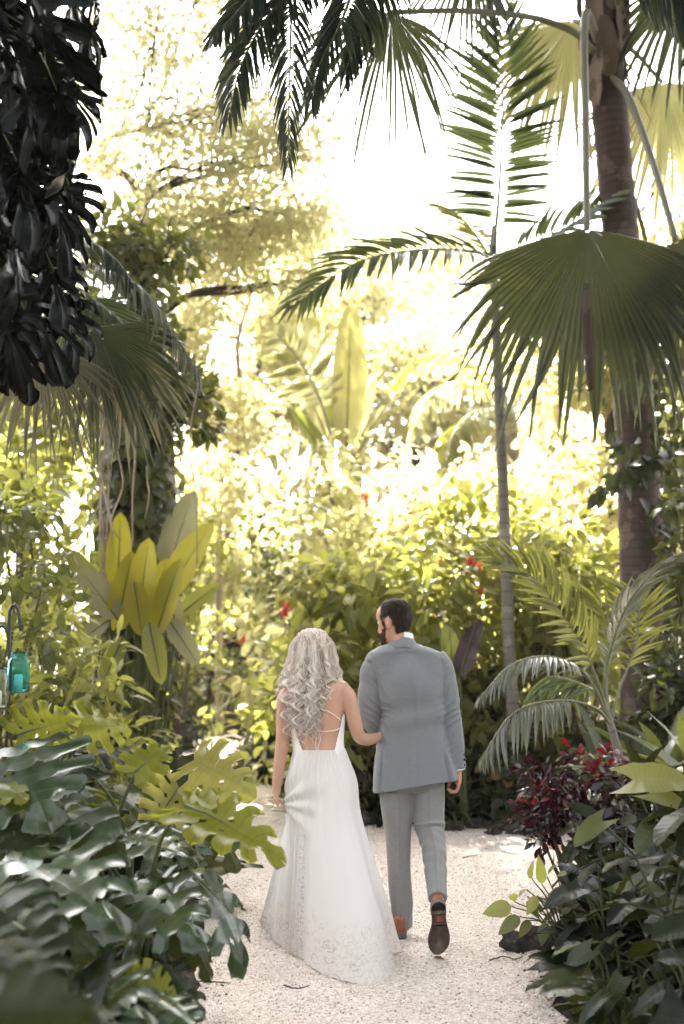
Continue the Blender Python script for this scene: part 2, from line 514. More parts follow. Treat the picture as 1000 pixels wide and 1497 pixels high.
M['paddle'] = leaf_mat('paddle_leaf', (.18, .17, .02), (.25, .23, .03), (.75, .66, .05), .5, .4, .3, .12, 16)
M['paddle_pale'] = leaf_mat('pale_paddle_leaf', (.17, .17, .09), (.25, .24, .14), (.5, .46, .2), .45, .35, .6, .3, 16)
M['paddle_far'] = leaf_mat('far_paddle_leaf', (.17, .16, .06), (.23, .21, .09), (.45, .41, .14), .45, .42, .3, .4, 22)
M['paddle_dark'] = leaf_mat('purple_paddle_leaf', (.012, .008, .007), (.02, .011, .010), (.10, .035, .03), .25, .36, .4, .25, 14)
M['red'] = leaf_mat('red_croton_leaf', (.02, .004, .006), (.10, .008, .012), (.40, .02, .025), .35, .25, .5, .3)
M['wine'] = leaf_mat('wine_leaf', (.004, .002, .003), (.014, .003, .004), (.12, .012, .018), .2, .24, .4, .25)
M['flower'] = leaf_mat('red_flower', (.55, .04, .035), (.65, .10, .08), (.8, .12, .10), .4, .5, .3, 0)
M['bark_grey'] = bark_mat('grey_palm_bark', (.13, .115, .09), (.22, .20, .165), .75, ring_scale=7.5)
M['bark_fan'] = bark_mat('brown_palm_bark', (.042, .028, .022), (.10, .07, .056), .6, ring_scale=13.0)
M['bark_dark'] = bark_mat('dark_tree_bark', (.022, .016, .012), (.06, .045, .034))
M['boot'] = bark_mat('dry_leaf_base', (.10, .075, .055), (.22, .17, .13))
M['husk'] = bark_mat('dry_flower_stalk', (.03, .02, .015), (.07, .045, .03))
M['root'] = bark_mat('aerial_root', (.20, .15, .10), (.36, .29, .22))
# ---------------------------------------------------------------- ground, path, gravel
def ground_material():
    m, nt, out = newmat('dark_soil')
    co = objco(nt)
    n1 = noise(nt, 3, 6, co); n2 = noise(nt, 40, 5, co)
    col = mixc(nt, n1, (.018, .014, .010), (.05, .04, .028))
    col = mixc(nt, math_(nt, 'MULTIPLY', math_(nt, 'GREATER_THAN', n2, .6), .5), col, (.10, .075, .045))
    nt.links.new(principled(nt, col, .95, .15, bump(nt, n2, .8, .03)).outputs[0], out.inputs[0])
    return m

def path_material():
    m, nt, out = newmat('crushed_shell_gravel')
    co = objco(nt)
    vo = nt.nodes.new('ShaderNodeTexVoronoi'); vo.inputs['Scale'].default_value = 95; nt.links.new(co, vo.inputs['Vector'])
    sp = nt.nodes.new('ShaderNodeSeparateColor'); nt.links.new(vo.outputs['Color'], sp.inputs[0])
    col = ramp(nt, sp.outputs[0], [(0, (.34, .25, .21)), (.1, (.52, .44, .39)), (.4, (.66, .575, .51)), (.75, (.74, .66, .60)), (1, (.84, .785, .74))])
    big = noise(nt, .9, 4, co)
    col = mixc(nt, math_(nt, 'MULTIPLY', math_(nt, 'SUBTRACT', big, .42, True), 1.3), col, (.50, .40, .345))
    mid = noise(nt, 9, 5, co)
    col = mixc(nt, math_(nt, 'MULTIPLY', math_(nt, 'GREATER_THAN', mid, .64), .3), col, (.36, .28, .235))
    h = math_(nt, 'ADD', math_(nt, 'MULTIPLY', vo.outputs['Distance'], -1.0), math_(nt, 'MULTIPLY', noise(nt, 14, 4, co), 1.2))
    nt.links.new(principled(nt, col, .9, .2, bump(nt, h, .9, .014)).outputs[0], out.inputs[0])
    return m

mb = MB()
gx = np.concatenate([[-220], np.linspace(-12, 12, 49), [220]]); gy = np.concatenate([[-220], np.linspace(-4, 30, 69), [260]])
X, Y = np.meshgrid(gx, gy)
Z = 0.0 * X
k = len(gx); i = np.arange(len(gy) - 1)[:, None] * k; j = np.arange(k - 1)[None]
mb.add(np.stack([X, Y, Z - 0.004], -1), np.stack([i + j, i + j + 1, i + k + j + 1, i + k + j], -1))
ground = tag(mb.build('ground', ground_material()), 'dark leaf-littered soil under the planting', kind='structure')

PATH = [(-.75, -3), (-.6, 3.2), (-.66, 4.3), (-.72, 5.3), (-.95, 6.7), (-1.55, 8.3), (-2.1, 10.5), (-2.75, 13), (-2.8, 15.2), (-2.3, 17.2), (-1.0, 19.6), (.5, 21), (.8, 20), (-.5, 18.6),
        (-1.45, 16.8), (-1.6, 14.6), (-1.15, 12.6), (-.6, 11.0), (-.2, 9.9), (.4, 9.25), (1.3, 9.0), (2.2, 8.95), (3.4, 9.1), (6.5, 10), (6.5, 7.2), (3.4, 6.8), (2.3, 6.75),
        (1.7, 6.3), (1.2, 5.5), (.98, 4.8), (.98, 4.0), (1.15, 2.5), (1.3, -3)]
pp = spline(PATH + [PATH[0]], 260)[:-1]
pp = pp + rng.normal(0, .018, pp.shape)
bm = bmesh.new()
vs = [bm.verts.new((x, y, .002)) for x, y in pp]
for tri in tessellate_polygon([[Vector((x, y, 0)) for x, y in pp]]):
    try: bm.faces.new([vs[t] for t in tri])
    except ValueError: pass
bmesh.ops.recalc_face_normals(bm, faces=bm.faces)
if sum(f.normal.z for f in bm.faces) < 0: bmesh.ops.reverse_faces(bm, faces=bm.faces)
me = bpy.data.meshes.new('path'); bm.to_mesh(me); bm.free()
path_ob = bpy.data.objects.new('path', me); COL.objects.link(path_ob); me.materials.append(path_material())
tag(path_ob, 'pale crushed shell and gravel path winding through the garden', kind='structure')

def in_path(x, y):
    px, py = pp[:, 0], pp[:, 1]
    qx, qy = np.roll(px, 1), np.roll(py, 1)
    c = np.zeros(len(x), bool)
    for a, b, e, f in zip(px, py, qx, qy):
        hit = ((b > y) != (f > y)) & (x < (e - a) * (y - b) / (f - b + 1e-12) + a)
        c ^= hit
    return c

def stone_tpl(seed, nu=6, nv=4):
    ra = np.random.default_rng(seed)
    mb = MB(); ellipsoid(mb, (0, 0, 0), (1, .8, .55), nu=nu, nv=nv)
    V, Q, T, A = mb.arrays()
    V = V * (1 + ra.normal(0, .12, V.shape))
    nv_ = len(V)
    Q = np.vstack([Q, np.stack([T[:, 0], T[:, 1], T[:, 2], T[:, 2]], 1)]) if False else Q
    return V, A, Q

N = 42000
yy = 3.6 + 6.0 * rng.random(N)**1.7; xx = rng.uniform(-1.1, 3.0, N)
ok = in_path(xx, yy) & (xx < 1.9)
xx, yy = xx[ok], yy[ok]
mb = MB()
for s in range(4):
    q = np.arange(len(xx)) % 4 == s
    n = q.sum()
    th = rng.uniform(0, 6.28, n)
    d = np.stack([np.cos(th), np.sin(th), rng.normal(0, .25, n)], 1)
    nn = np.stack([rng.normal(0, .3, n), rng.normal(0, .3, n), np.ones(n)], 1)
    mb.inst(stone_tpl(s, 5, 4), np.stack([xx[q], yy[q], np.full(n, .0035)], 1), frames(d, nn), rng.uniform(.0028, .0075, n) * (1 + (rng.random(n) < .03) * .8))
gm, nt, out = newmat('shell_chips')
u, v, r = luv(nt)
col = ramp(nt, r, [(0, (.20, .135, .105)), (.1, (.44, .35, .30)), (.3, (.64, .555, .49)), (.7, (.74, .67, .61)), (1, (.86, .81, .77))])
nt.links.new(principled(nt, col, .85, .25).outputs[0], out.inputs[0])
gravel = tag(mb.build('gravel', gm, smooth=False), 'loose pale shell chips scattered over the path', kind='stuff')

# dark weathered stones along the planting edge
rock_m, nt, out = newmat('weathered_limestone')
co = objco(nt)
n1 = noise(nt, 14, 8, co, .7)
col = ramp(nt, n1, [(.3, (.02, .018, .015)), (.55, (.065, .058, .048)), (.8, (.2, .18, .15))])
nt.links.new(principled(nt, col, .95, .15, bump(nt, n1, 1.0, .05)).outputs[0], out.inputs[0])
def rock(x, y, r, seed, label, group=None, flat=.6):
    ra = np.random.default_rng(seed)
    mb = MB(); ellipsoid(mb, (0, 0, 0), (1, 1, 1), nu=28, nv=18)
    V, Q, T, A = mb.arrays()
    f = np.ones(len(V))
    for k in range(26):
        d = nrm(ra.normal(size=3)); f += ra.normal(0, .08) * np.cos((V @ d) * ra.uniform(2, 11) + ra.random() * 6)
    V = V * f[:, None] * np.array([r * ra.uniform(.9, 1.3), r * ra.uniform(.7, 1), r * flat]) + np.array([x, y, r * flat * .4])
    m2 = MB(); m2.add(V, Q, T, A)
    return tag(m2.build('rock', rock_m, smooth=True, loc=(x, y, 0)), label, 'rock', group)
a = G(768, 1392)
rock(a[0] + .02, a[1] + .1, .115, 3, 'dark pitted lump of limestone at the path edge under the big arrowhead leaves', None, .62)
for k, (px, py, r) in enumerate([(455, 1196, .09), (490, 1206, .07), (528, 1208, .10), (553, 1206, .08), (665, 1216, .08), (700, 1212, .1), (742, 1216, .09), (775, 1222, .12), (724, 1222, .06), (640, 1213, .07), (412, 1168, .09), (384, 1142, .10), (808, 1215, .09)]):
    a = G(px, py)
    rock(a[0], a[1] + .08, r, 20 + k, 'small dark edging stone along the planting behind the couple', 'edging stones along the far path side')
# ---------------------------------------------------------------- plant builders
LF = {
 'ovate': leaf('ovate', .55, 4, 1, .18, .25), 'ovate_fine': leaf('ovate', .52, 8, 2, .2, .3, .03), 'lance': leaf('lance', .26, 4, 1, .2, .35),
 'strap': leaf('strap', .085, 7, 1, .3, .75), 'broadstrap': leaf('strap', .16, 7, 1, .3, .55), 'heart': leaf('heart', .8, 6, 2, .12, .25, .02, .28),
 'arrow': leaf('heart', .62, 9, 3, .16, .28, .03, .42, 3), 'arrow2': leaf('heart', .72, 9, 3, .22, .15, .04, .34, 8),
 'tiny': leaf('ovate', .5, 2, 1, .15, .2), 'obovate': leaf('obovate', .42, 5, 1, .2, .35), 'leaflet': leaf('lance', 1.0, 5, 1, .12, .22), 'leaflet_bent': leaf('lance', 1.0, 6, 1, .12, .5),
 'paddle': leaf('oblong', .30, 14, 3, .25, .12, .02), 'paddle_wide': leaf('oblong', .38, 14, 3, .15, .28, .03, 0, 4),
}
def branch(mb, a, b, r0, r1, wob=.12, n=10, sides=6, sag=0.0):
    a, b = np.asarray(a, float), np.asarray(b, float)
    L = np.linalg.norm(b - a)
    pts = [a] + [a + (b - a) * f + rng.normal(0, wob * L * .35, 3) + np.array([0, 0, sag * L * math.sin(f * 3.14)]) for f in (.3, .65)] + [b]
    p = spline(pts, n)
    tube(mb, p, np.linspace(r0, r1, n), sides, rng.random())
    return p

def leaf_cloud(mb, tpl, centers, radii, n_each, size, flat=1.0, outward=.8, upn=.8, drop=.15, jit=.5):
    for c, r in zip(centers, radii):
        o = nrm(rng.normal(size=(n_each, 3)))
        q = o * (rng.random((n_each, 1))**.45) * r * np.array([1, 1, flat])
        d = nrm(o * outward + rng.normal(0, jit, (n_each, 3)) + np.array([0, 0, -drop]))
        n = nrm(np.array([0, 0, upn]) + o * .25 + rng.normal(0, .45, (n_each, 3)))
        mb.inst(tpl, np.asarray(c) + q, frames(d, n), size * rng.uniform(.55, 1.2, n_each))

def shrub(name, label, cat, px, ytop, D, w, mat, tpl='ovate', size=.16, n=1600, clumps=34, z0=.06, dr=.6, stem='stem_brown', flat=.75, cr=None, group=None, flowers=(), skew=0.0, shape=.5, drop=.15):
    top = P(px, ytop, D)
    h = top[2]; base = np.array([top[0], D, 0.0])
    root = thing(name, label, cat, base, group)
    cr = cr or w * .17
    cs = []
    for _ in range(clumps):
        f = rng.random()**.8
        zz = z0 * h + (h * .96 - z0 * h) * f
        rad = w / 2 * (1 - shape * f**2) * math.sqrt(rng.random())
        th = rng.uniform(0, 6.283)
        cs.append(base + np.array([math.cos(th) * rad + skew * f, math.sin(th) * rad * dr, zz]))
    cs = np.array(cs)
    st = MB()
    for c in cs[:min(16, clumps)]:
        branch(st, base + np.array([rng.normal(0, .06 * w), rng.normal(0, .05 * w), -.03]), c, .012 + .004 * h, .005, .1, 8, 5)
    st.build('stem', M[stem], root)
    lv = MB()
    leaf_cloud(lv, LF[tpl], cs, cr * rng.uniform(.7, 1.3, clumps), max(4, n // clumps), size, flat, drop=drop)
    lv.build('leaves', M[mat], root)
    for fx, fy, fs in flowers:
        fb = MB()
        c = P(fx, fy, D - w * dr * .45 - .1)
        k = 16
        d = nrm(np.stack([rng.normal(0, .35, k), rng.normal(0, .35, k), rng.uniform(.3, 1, k)], 1))
        fb.inst(LF['lance'], c + np.stack([rng.normal(0, .012, k), rng.normal(0, .012, k), rng.uniform(-.5, .5, k) * fs], 1), frames(d, rng.normal(size=(k, 3))), np.full(k, fs) * rng.uniform(.5, .9, k))
        tube(fb, [c + np.array([0, 0.02, -fs]), c + np.array([0, 0, fs * .6])], [.006, .004], 5)
        fb.build('flower', M['flower'], root)
    return root

def tree(name, label, base, forks, clusters, mat, bark, tr, tpl='ovate', size=.18, n_each=160, flat=.5, cat='tree', upn=.9, drop=.25, crown='crown', every=1):
    """trunk through forks [(x,y,z,r)], limbs from the nearest fork to each cluster (x,y,z,rad)"""
    root = thing(name, label, cat, base)
    tb = MB(); fk = np.array(forks, float)
    p = spline(fk, 26); tube(tb, p[:, :3], p[:, 3], 10)
    cl = np.array(clusters, float)
    for c in cl[::every]:
        i = np.argmin(np.linalg.norm(p[6:, :3] - c[:3], axis=1) + np.maximum(0, p[6:, 2] - c[2]) * 2) + 6
        L = np.linalg.norm(p[i, :3] - c[:3])
        q = branch(tb, p[i, :3], c[:3], min(p[i, 3] * .7, .015 + .02 * L), .012, .16, 12, 6, .05)
        for e in range(2):
            b = q[rng.integers(5, 10)]
            branch(tb, b, c[:3] + rng.normal(0, .5, 3) * c[3], .018, .006, .15, 7, 5)
    tb.build('trunk', M[bark], root)
    lv = MB()
    leaf_cloud(lv, LF[tpl], cl[:, :3], cl[:, 3], n_each, size, flat, upn=upn, drop=drop)
    lv.build(crown, M[mat], root)
    return root

def frond(root, pts, nl, L, mat='palm', rmat='petiole_green', start=.12, a0=68, a1=22, vee=18, grav=.18, w=.075, r0=.018, r1=.003, up=(0, 0, 1), tpl='leaflet', name='frond', jit=.05, tip=.3, base=.45, twist=0.0, miss=0.0, label=None):
    p = spline(pts, 70)
    al = np.concatenate([[0], np.cumsum(np.linalg.norm(np.diff(p, axis=0), axis=1))]); tot = al[-1]
    s = np.linspace(start, .995, nl)
    mb = MB()
    tg = nrm(np.gradient(p, axis=0))
    for side in (-1, 1):
        ss = np.clip(s + rng.normal(0, .25 / nl, nl) + (0 if side < 0 else .5 / nl), 0, 1)
        if miss: ss = ss[rng.random(nl) > miss]
        m = len(ss)
        q = np.stack([np.interp(ss * tot, al, p[:, i]) for i in range(3)], 1)
        t = nrm(np.stack([np.interp(ss * tot, al, tg[:, i]) for i in range(3)], 1))
        f = (ss - start) / (1 - start)
        N0 = np.asarray(up, float) - (t @ np.asarray(up, float))[:, None] * t
        N0 = nrm(N0)
        sd = np.cross(t, N0) * side
        a = np.radians(a0 + (a1 - a0) * f**1.3 + rng.normal(0, 3, m)); ve = np.radians(vee)
        d = np.cos(a)[:, None] * t + np.sin(a)[:, None] * (sd * math.cos(ve) + N0 * math.sin(ve))
        d = nrm(d + np.array([0, 0, -grav]) + rng.normal(0, jit, (m, 3)))
        prof = np.where(f < .45, base + (1 - base) * np.sin(np.clip(f / .45, 0, 1) * np.pi / 2), tip + (1 - tip) * np.cos(np.clip((f - .45) / .55, 0, 1) * np.pi / 2)**.8)
        ln = L * prof * rng.uniform(.93, 1.07, m)
        mb.inst(LF[tpl], q, frames(d, N0 + sd * .25 + np.array([0, 0, .2])), np.stack([np.full(m, w * L) * (.6 + .4 * prof), ln, ln], 1))
    tube(mb, p, np.linspace(r0, r1, 70) * .6, 4)
    ob = mb.build(name, M[mat], root, label=label)
    tb = MB(); tube(tb, p, np.linspace(r0, r1, 70), 7)
    tb.build('rachis', M[rmat], ob)
    return ob

def fan_leaf(root, hub, axis, normal, R, span=260, nseg=52, joined=.55, cone=.12, sag=.1, tipbend=.25, mat='fan', rmat='petiole', stalk=None, r0=.02, seed=0, name='frond', ragged=.08, w=1.0, pleat=.95):
    ra = np.random.default_rng(seed)
    hub = np.asarray(hub, float)
    F = frames(np.asarray(axis, float)[None], np.asarray(normal, float)[None])[0]
    x, y, z = F[:, 0], F[:, 1], F[:, 2]
    mb = MB(); sp = R_(span); dl = sp / nseg
    rr = np.array([.02, .12, .25, .38, .5, .58, .66, .74, .82, .9, .96, 1.0])
    for k in range(nseg):
        phi = -sp / 2 + (k + .5) * dl + ra.normal(0, .05) * dl
        Rk = R * (1 - .22 * (abs(phi) / (sp / 2))**2.5) * (1 + ra.normal(0, ragged * .6))
        jn = joined + ra.normal(0, .04)
        r = rr * Rk
        hw = np.tan(dl / 2) * np.minimum(r, jn * Rk) * w * 1.12
        tap = np.clip((rr - jn) / (1 - jn), 0, 1)
        hw = hw * (1 - tap**2.6 * .96) * np.where(rr > jn, .96, 1.0)
        d = math.sin(phi) * x + math.cos(phi) * y; e = math.cos(phi) * x - math.sin(phi) * y
        bend = tipbend * (1 + ra.normal(0, .5)) * tap**2 * Rk
        swing = ra.normal(0, .05) * tap**1.5 * Rk
        c = hub + r[:, None] * d - (cone * r**1.3 / R**.3)[:, None] * z - (sag * r**2 / R)[:, None] * np.array([0, 0, 1]) + np.outer(bend, np.array([0, 0, -.8]) - .3 * z) + np.outer(swing, e)
        pl = hw * pleat
        V = np.stack([c - hw[:, None] * e, c + pl[:, None] * z, c + hw[:, None] * e], 1).reshape(-1, 3)
        n = len(rr); i = np.arange(n - 1)[:, None] * 3; j = np.arange(2)[None]
        rn = ra.random()
        mb.add(V, np.stack([i + j, i + j + 1, i + 3 + j + 1, i + 3 + j], -1).reshape(-1, 4), None, np.stack([np.repeat(rr, 3), np.tile([-1, 0, 1], n), np.full(3 * n, rn)], 1))
    ob = mb.build(name, M[mat], root, smooth=False)
    if stalk is not None:
        p = spline(list(stalk) + [hub], 24); tb = MB(); tube(tb, p, np.linspace(r0 * 1.5, r0, 24), 8); tb.build('petiole', M[rmat], ob)
    return ob

def paddle(root, foot, base, tip, normal, tpl='paddle', mat='paddle', width=1.0, r=.018, smat='stem'):
    lb = MB(); L = put(lb, LF[tpl], base, tip, normal, width, rng.random())
    ob = lb.build('leaf', M[mat], root)
    tb = MB()
    mid = (np.asarray(foot) + np.asarray(base)) / 2 + (np.asarray(base) - np.asarray(foot)) * .05 + np.array([0, 0, .05])
    tube(tb, spline([foot, mid, base], 14), np.linspace(r, r * .45, 14), 7)
    tube(tb, np.asarray(base) + np.outer(np.linspace(0, .9, 8), np.asarray(tip) - np.asarray(base)) - np.outer(.12 * np.linspace(0, .9, 8)**2 * L, frames((np.asarray(tip) - np.asarray(base))[None], np.asarray(normal, float)[None])[0][:, 2]) - np.array([0, 0, .004]), np.linspace(r * .5, r * .12, 8), 5)
    tb.build('petiole', M[smat], ob)
    return ob
# ---------------------------------------------------------------- far trees and woods
def pxc(n, x0, x1, y0, y1, D0, D1, r0, r1):
    o = []
    for _ in range(n):
        D = rng.uniform(D0, D1)
        o.append((*P(rng.uniform(x0, x1), rng.uniform(y0, y1), D), rng.uniform(r0, r1)))
    return o

mb = MB(); cs = []
for k in range(150):     # the garden goes on behind the viewer and to both sides
    a = rng.uniform(-2.75, 2.75) - math.pi / 2
    rr = rng.uniform(8.5, 12.5)
    c = (rr * math.cos(a), rr * .9 * math.sin(a) + .5, rng.uniform(.3, 7.8))
    if c[1] > 3.0: continue
    cs.append(c)
leaf_cloud(mb, LF['tiny'], cs, rng.uniform(1.0, 1.7, len(cs)), 110, .55, .8)
tag(mb.build('surrounding_wood', M['green'], smooth=True), 'dense green garden wood around and behind the viewer', kind='stuff')
mb = MB(); cs = []
for k in range(230):
    D = rng.uniform(27, 44); x = rng.uniform(-1, 1) * D * .75
    edge = abs(x / D)
    top = 4.5 + 16 * min(1, (edge / .36))**2 if x < 0 else 4.5 + 10 * min(1, (edge / .36))**2
    cs.append((x, D, rng.uniform(.3, 1) * top))
leaf_cloud(mb, LF['tiny'], cs, rng.uniform(1.2, 2.2, len(cs)), 130, .5, .8)
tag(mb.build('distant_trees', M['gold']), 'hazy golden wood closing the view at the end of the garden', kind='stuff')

b = P(232, 700, 14.2)
tree('feathery_tree', 'tall tree with feathery golden foliage in layers and dark forked branches', (b[0], b[1], 0),
     [(b[0] + .2, 14.2, -.1, .2), (*P(240, 640, 14.2), .15), (*P(216, 420, 14.2), .12), (*P(212, 330, 14.1), .10), (*P(196, 268, 14), .07), (*P(150, 236, 13.8), .05), (*P(152, 205, 13.7), .035), (*P(215, 188, 13.5), .02)],
     pxc(32, 120, 360, -60, 170, 12.8, 15.5, .7, 1.1) + pxc(34, 130, 460, 130, 340, 12.8, 15.5, .6, 1.0) + pxc(38, 300, 490, 170, 420, 13, 15.5, .5, .8) + pxc(7, 110, 250, 320, 420, 13, 15, .4, .6) + pxc(14, 40, 320, -200, -30, 12.8, 15, .6, .9)
     + [(*P(345, 335, 13.6), .5), (*P(145, 235, 13.4), .4), (*P(300, 300, 13.4), .5)],
     'gold_feather', 'bark_dark', None, 'tiny', .125, 200, .3, every=4)
b = P(335, 800, 23.5)
tree('slim_tree', 'slim pale tree far along the path behind the golden shrubs', (b[0], b[1], 0),
     [(b[0], 23.5, -.1, .14), (*P(340, 700, 23.5), .11), (*P(372, 560, 23.5), .09), (*P(392, 480, 23.4), .05)],
     pxc(30, 285, 470, 440, 640, 21.5, 25, .6, 1.0) + pxc(9, 360, 480, 400, 480, 21.5, 25, .5, .8), 'gold', 'bark_dark', None, 'ovate', .24, 130, .6)
b = P(600, 800, 21)
tree('washed_out_tree', 'bright washed-out tree under the open sky behind the slender palm', (b[0], b[1], 0),
     [(b[0], 21, -.1, .2), (*P(605, 700, 21), .15), (*P(612, 600, 21), .1), (*P(618, 530, 21), .05)],
     pxc(44, 520, 790, 465, 660, 19.5, 23, .6, 1.0), 'gold', 'bark_dark', None, 'ovate', .24, 120, .6)
b = P(520, 800, 27)
tree('hazy_tree', 'hazy cream-yellow tree closing the gap under the white sky beyond the erect paddle leaf', (b[0], b[1], 0),
     [(b[0], 27, -.1, .25), (*P(520, 700, 27), .2), (*P(540, 560, 27), .14), (*P(545, 440, 27), .06)],
     pxc(60, 385, 720, 335, 500, 25, 30, .9, 1.5), 'gold_feather', 'bark_dark', None, 'ovate', .26, 130, .6, every=4)
b = P(345, 800, 17)
tree('airy_tree', 'airy cream-yellow tree filling in between the vine-clad tree and the white sky', (b[0], b[1], 0),
     [(b[0] - .3, 17.6, -.1, .075), (*P(322, 720, 17.6), .06), (*P(352, 600, 17.5), .05), (*P(348, 500, 17.4), .04), (*P(378, 400, 17.5), .02)],
     pxc(34, 255, 480, 290, 400, 16, 19, .5, .9) + pxc(16, 240, 330, 380, 560, 16, 19, .4, .7) + pxc(12, 300, 400, 560, 760, 16.2, 17.2, .4, .6), 'gold_feather', 'root', None, 'tiny', .16, 170, .45, every=4)
b = P(905, 800, 15)
tree('spreading_tree', 'spreading yellow-green tree behind the fan palm trunk', (b[0], b[1], 0),
     [(b[0], 15, -.1, .18), (*P(900, 700, 15), .14), (*P(890, 560, 15), .1), (*P(900, 450, 15), .05)],
     pxc(40, 770, 1060, 420, 680, 13.5, 16.5, .5, .85) + pxc(14, 930, 1080, 150, 430, 14, 17, .5, .8), 'gold', 'bark_dark', None, 'ovate', .2, 140, .65)
b = P(40, 800, 13)
tree('bushy_tree', 'bushy yellow-green tree behind the hanging dry fan leaves', (b[0], b[1], 0),
     [(b[0], 13, -.1, .16), (*P(40, 700, 13), .12), (*P(30, 560, 13), .07), (*P(40, 450, 13), .04)],
     pxc(30, -60, 140, 440, 720, 11.5, 14.5, .45, .75), 'lime', 'bark_dark', None, 'ovate', .17, 170, .7)
# added unseen tree, its crown sheet shaped to shade the near garden
tree('added_shade_tree', 'added unseen tree whose crown is shaped to shade path and couple', (7.6, 3.5, 0),
     [(7.6, 3.5, -.1, .35), (7.4, 4.5, 5, .3), (6.4, 7, 9, .25), (4, 9.5, 11, .2), (0, 11, 11.6, .14), (-3, 11.5, 12.2, .08)],
     [(x + rng.normal(0, .25), y + rng.normal(0, .25), 3.35 + .735 * y + rng.normal(0, .12) + 1.1, .95) for x in np.arange(-4.6, 6.6, 1.15) for y in np.arange(3.2, 20.5, 1.15) if y < (16.4 if x > -3.0 else 12.5)] + [(x + rng.normal(0, .25), y + rng.normal(0, .25), 4.45 + .735 * y + rng.normal(0, .15), .95) for x in np.arange(-3.0, .9, 1.15) for y in np.arange(16.6, 21.4, 1.15)],
     'green', 'bark_dark', None, 'tiny', .42, 130, .45)

# ---------------------------------------------------------------- ivy-clad tree with aerial roots
b = P(200, 800, 10.2)
T2 = tree('vine_clad_tree', 'dark vine-clad tree with thin aerial roots hanging beside its trunk', (b[0], b[1], 0),
     [(b[0], 10.2, -.1, .2), (*P(196, 860, 10.2), .19), (*P(188, 650, 10.2), .16), (*P(200, 480, 10.2), .13), (*P(205, 360, 10.2), .08)],
     pxc(13, 140, 270, 330, 490, 9.6, 11, .2, .36) + pxc(8, 230, 300, 540, 640, 9.8, 10.8, .2, .32), 'olive', 'bark_dark', None, 'ovate', .15, 90, .75)
for k, (x0, y0, x1, y1, r) in enumerate([(156, 590, 148, 870, .016), (160, 600, 155, 880, .014), (146, 640, 140, 880, .010), (198, 610, 194, 800, .013), (172, 660, 176, 790, .009), (138, 690, 136, 850, .009), (163, 560, 152, 860, .010), (214, 680, 212, 760, .008), (290, 560, 288, 830, .009)]):
    r = r * .85; tb = MB(); a, c = P(x0, y0, 9.05), P(x1, y1, 9.0)
    pts = [a, a + (c - a) * .3 + rng.normal(0, .04, 3), a + (c - a) * .65 + rng.normal(0, .05, 3), c]
    tube(tb, spline(pts, 18), np.linspace(r, r * .8, 18), 6, rng.random())
    tb.build('aerial_root', M['root'], T2)
vr = thing('climbing_vine', 'dark leafy vine wrapped around the trunk with aerial roots', 'vine', (b[0], b[1] - .2, 0))
lv = MB(); n = 2600
zz = rng.uniform(.2, 4.6, n); th = rng.uniform(0, 6.28, n); rr = .24 + .28 * rng.random(n)**2
cx = np.interp(zz, [0, 5], [b[0], P(200, 480, 10.2)[0]])
o = np.stack([np.cos(th), np.sin(th), 0 * th], 1)
lv.inst(LF['heart'], np.stack([cx, np.full(n, 10.2), zz], 1) + o * rr[:, None], frames(o * .5 + np.array([0, 0, -.7]) + rng.normal(0, .35, (n, 3)), o + np.array([0, 0, .6])), rng.uniform(.08, .19, n))
lv.build('leaves', M['olive'], vr)
tb = MB()
for k in range(4):
    z = np.linspace(0, 4.6, 40); t = z * 1.3 + k * 1.6
    tube(tb, np.stack([np.interp(z, [0, 5], [b[0], P(200, 480, 10.2)[0]]) + .2 * np.cos(t), 10.2 + .2 * np.sin(t), z], 1), .012, 5)
tb.build('stem', M['stem_brown'], vr)

# ---------------------------------------------------------------- shrubs in the middle distance
FL = [(535, 731, .10), (565, 720, .09), (606, 735, .14), (558, 829, .10), (597, 742, .09)]
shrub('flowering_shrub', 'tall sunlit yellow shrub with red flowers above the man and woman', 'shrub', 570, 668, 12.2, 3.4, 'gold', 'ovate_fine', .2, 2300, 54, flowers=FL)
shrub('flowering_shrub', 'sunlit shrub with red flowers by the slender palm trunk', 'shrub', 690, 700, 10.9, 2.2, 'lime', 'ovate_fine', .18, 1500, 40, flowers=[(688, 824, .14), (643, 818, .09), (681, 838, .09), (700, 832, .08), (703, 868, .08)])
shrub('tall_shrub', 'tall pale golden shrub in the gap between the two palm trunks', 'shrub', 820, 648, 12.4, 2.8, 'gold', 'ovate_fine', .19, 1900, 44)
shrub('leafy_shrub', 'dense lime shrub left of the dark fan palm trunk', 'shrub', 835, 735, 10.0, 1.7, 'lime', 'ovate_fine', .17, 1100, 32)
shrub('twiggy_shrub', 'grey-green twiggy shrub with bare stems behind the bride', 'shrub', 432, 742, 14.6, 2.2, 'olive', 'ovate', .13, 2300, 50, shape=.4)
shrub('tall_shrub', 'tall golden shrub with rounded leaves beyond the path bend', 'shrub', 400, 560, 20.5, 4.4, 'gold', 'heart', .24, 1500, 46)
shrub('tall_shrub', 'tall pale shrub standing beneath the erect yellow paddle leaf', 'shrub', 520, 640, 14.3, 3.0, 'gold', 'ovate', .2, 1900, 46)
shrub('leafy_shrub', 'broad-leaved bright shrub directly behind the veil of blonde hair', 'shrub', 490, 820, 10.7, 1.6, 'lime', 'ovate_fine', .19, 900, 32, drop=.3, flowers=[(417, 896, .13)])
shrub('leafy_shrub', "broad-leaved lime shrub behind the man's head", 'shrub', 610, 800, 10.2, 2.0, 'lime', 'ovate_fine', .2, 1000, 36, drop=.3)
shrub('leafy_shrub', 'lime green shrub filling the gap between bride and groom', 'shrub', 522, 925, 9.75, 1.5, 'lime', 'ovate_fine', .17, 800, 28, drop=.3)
shrub('dark_shrub', "dark green shrub behind the groom's right shoulder", 'shrub', 690, 925, 10.5, 1.6, 'olive', 'ovate_fine', .17, 900, 28, drop=.3)
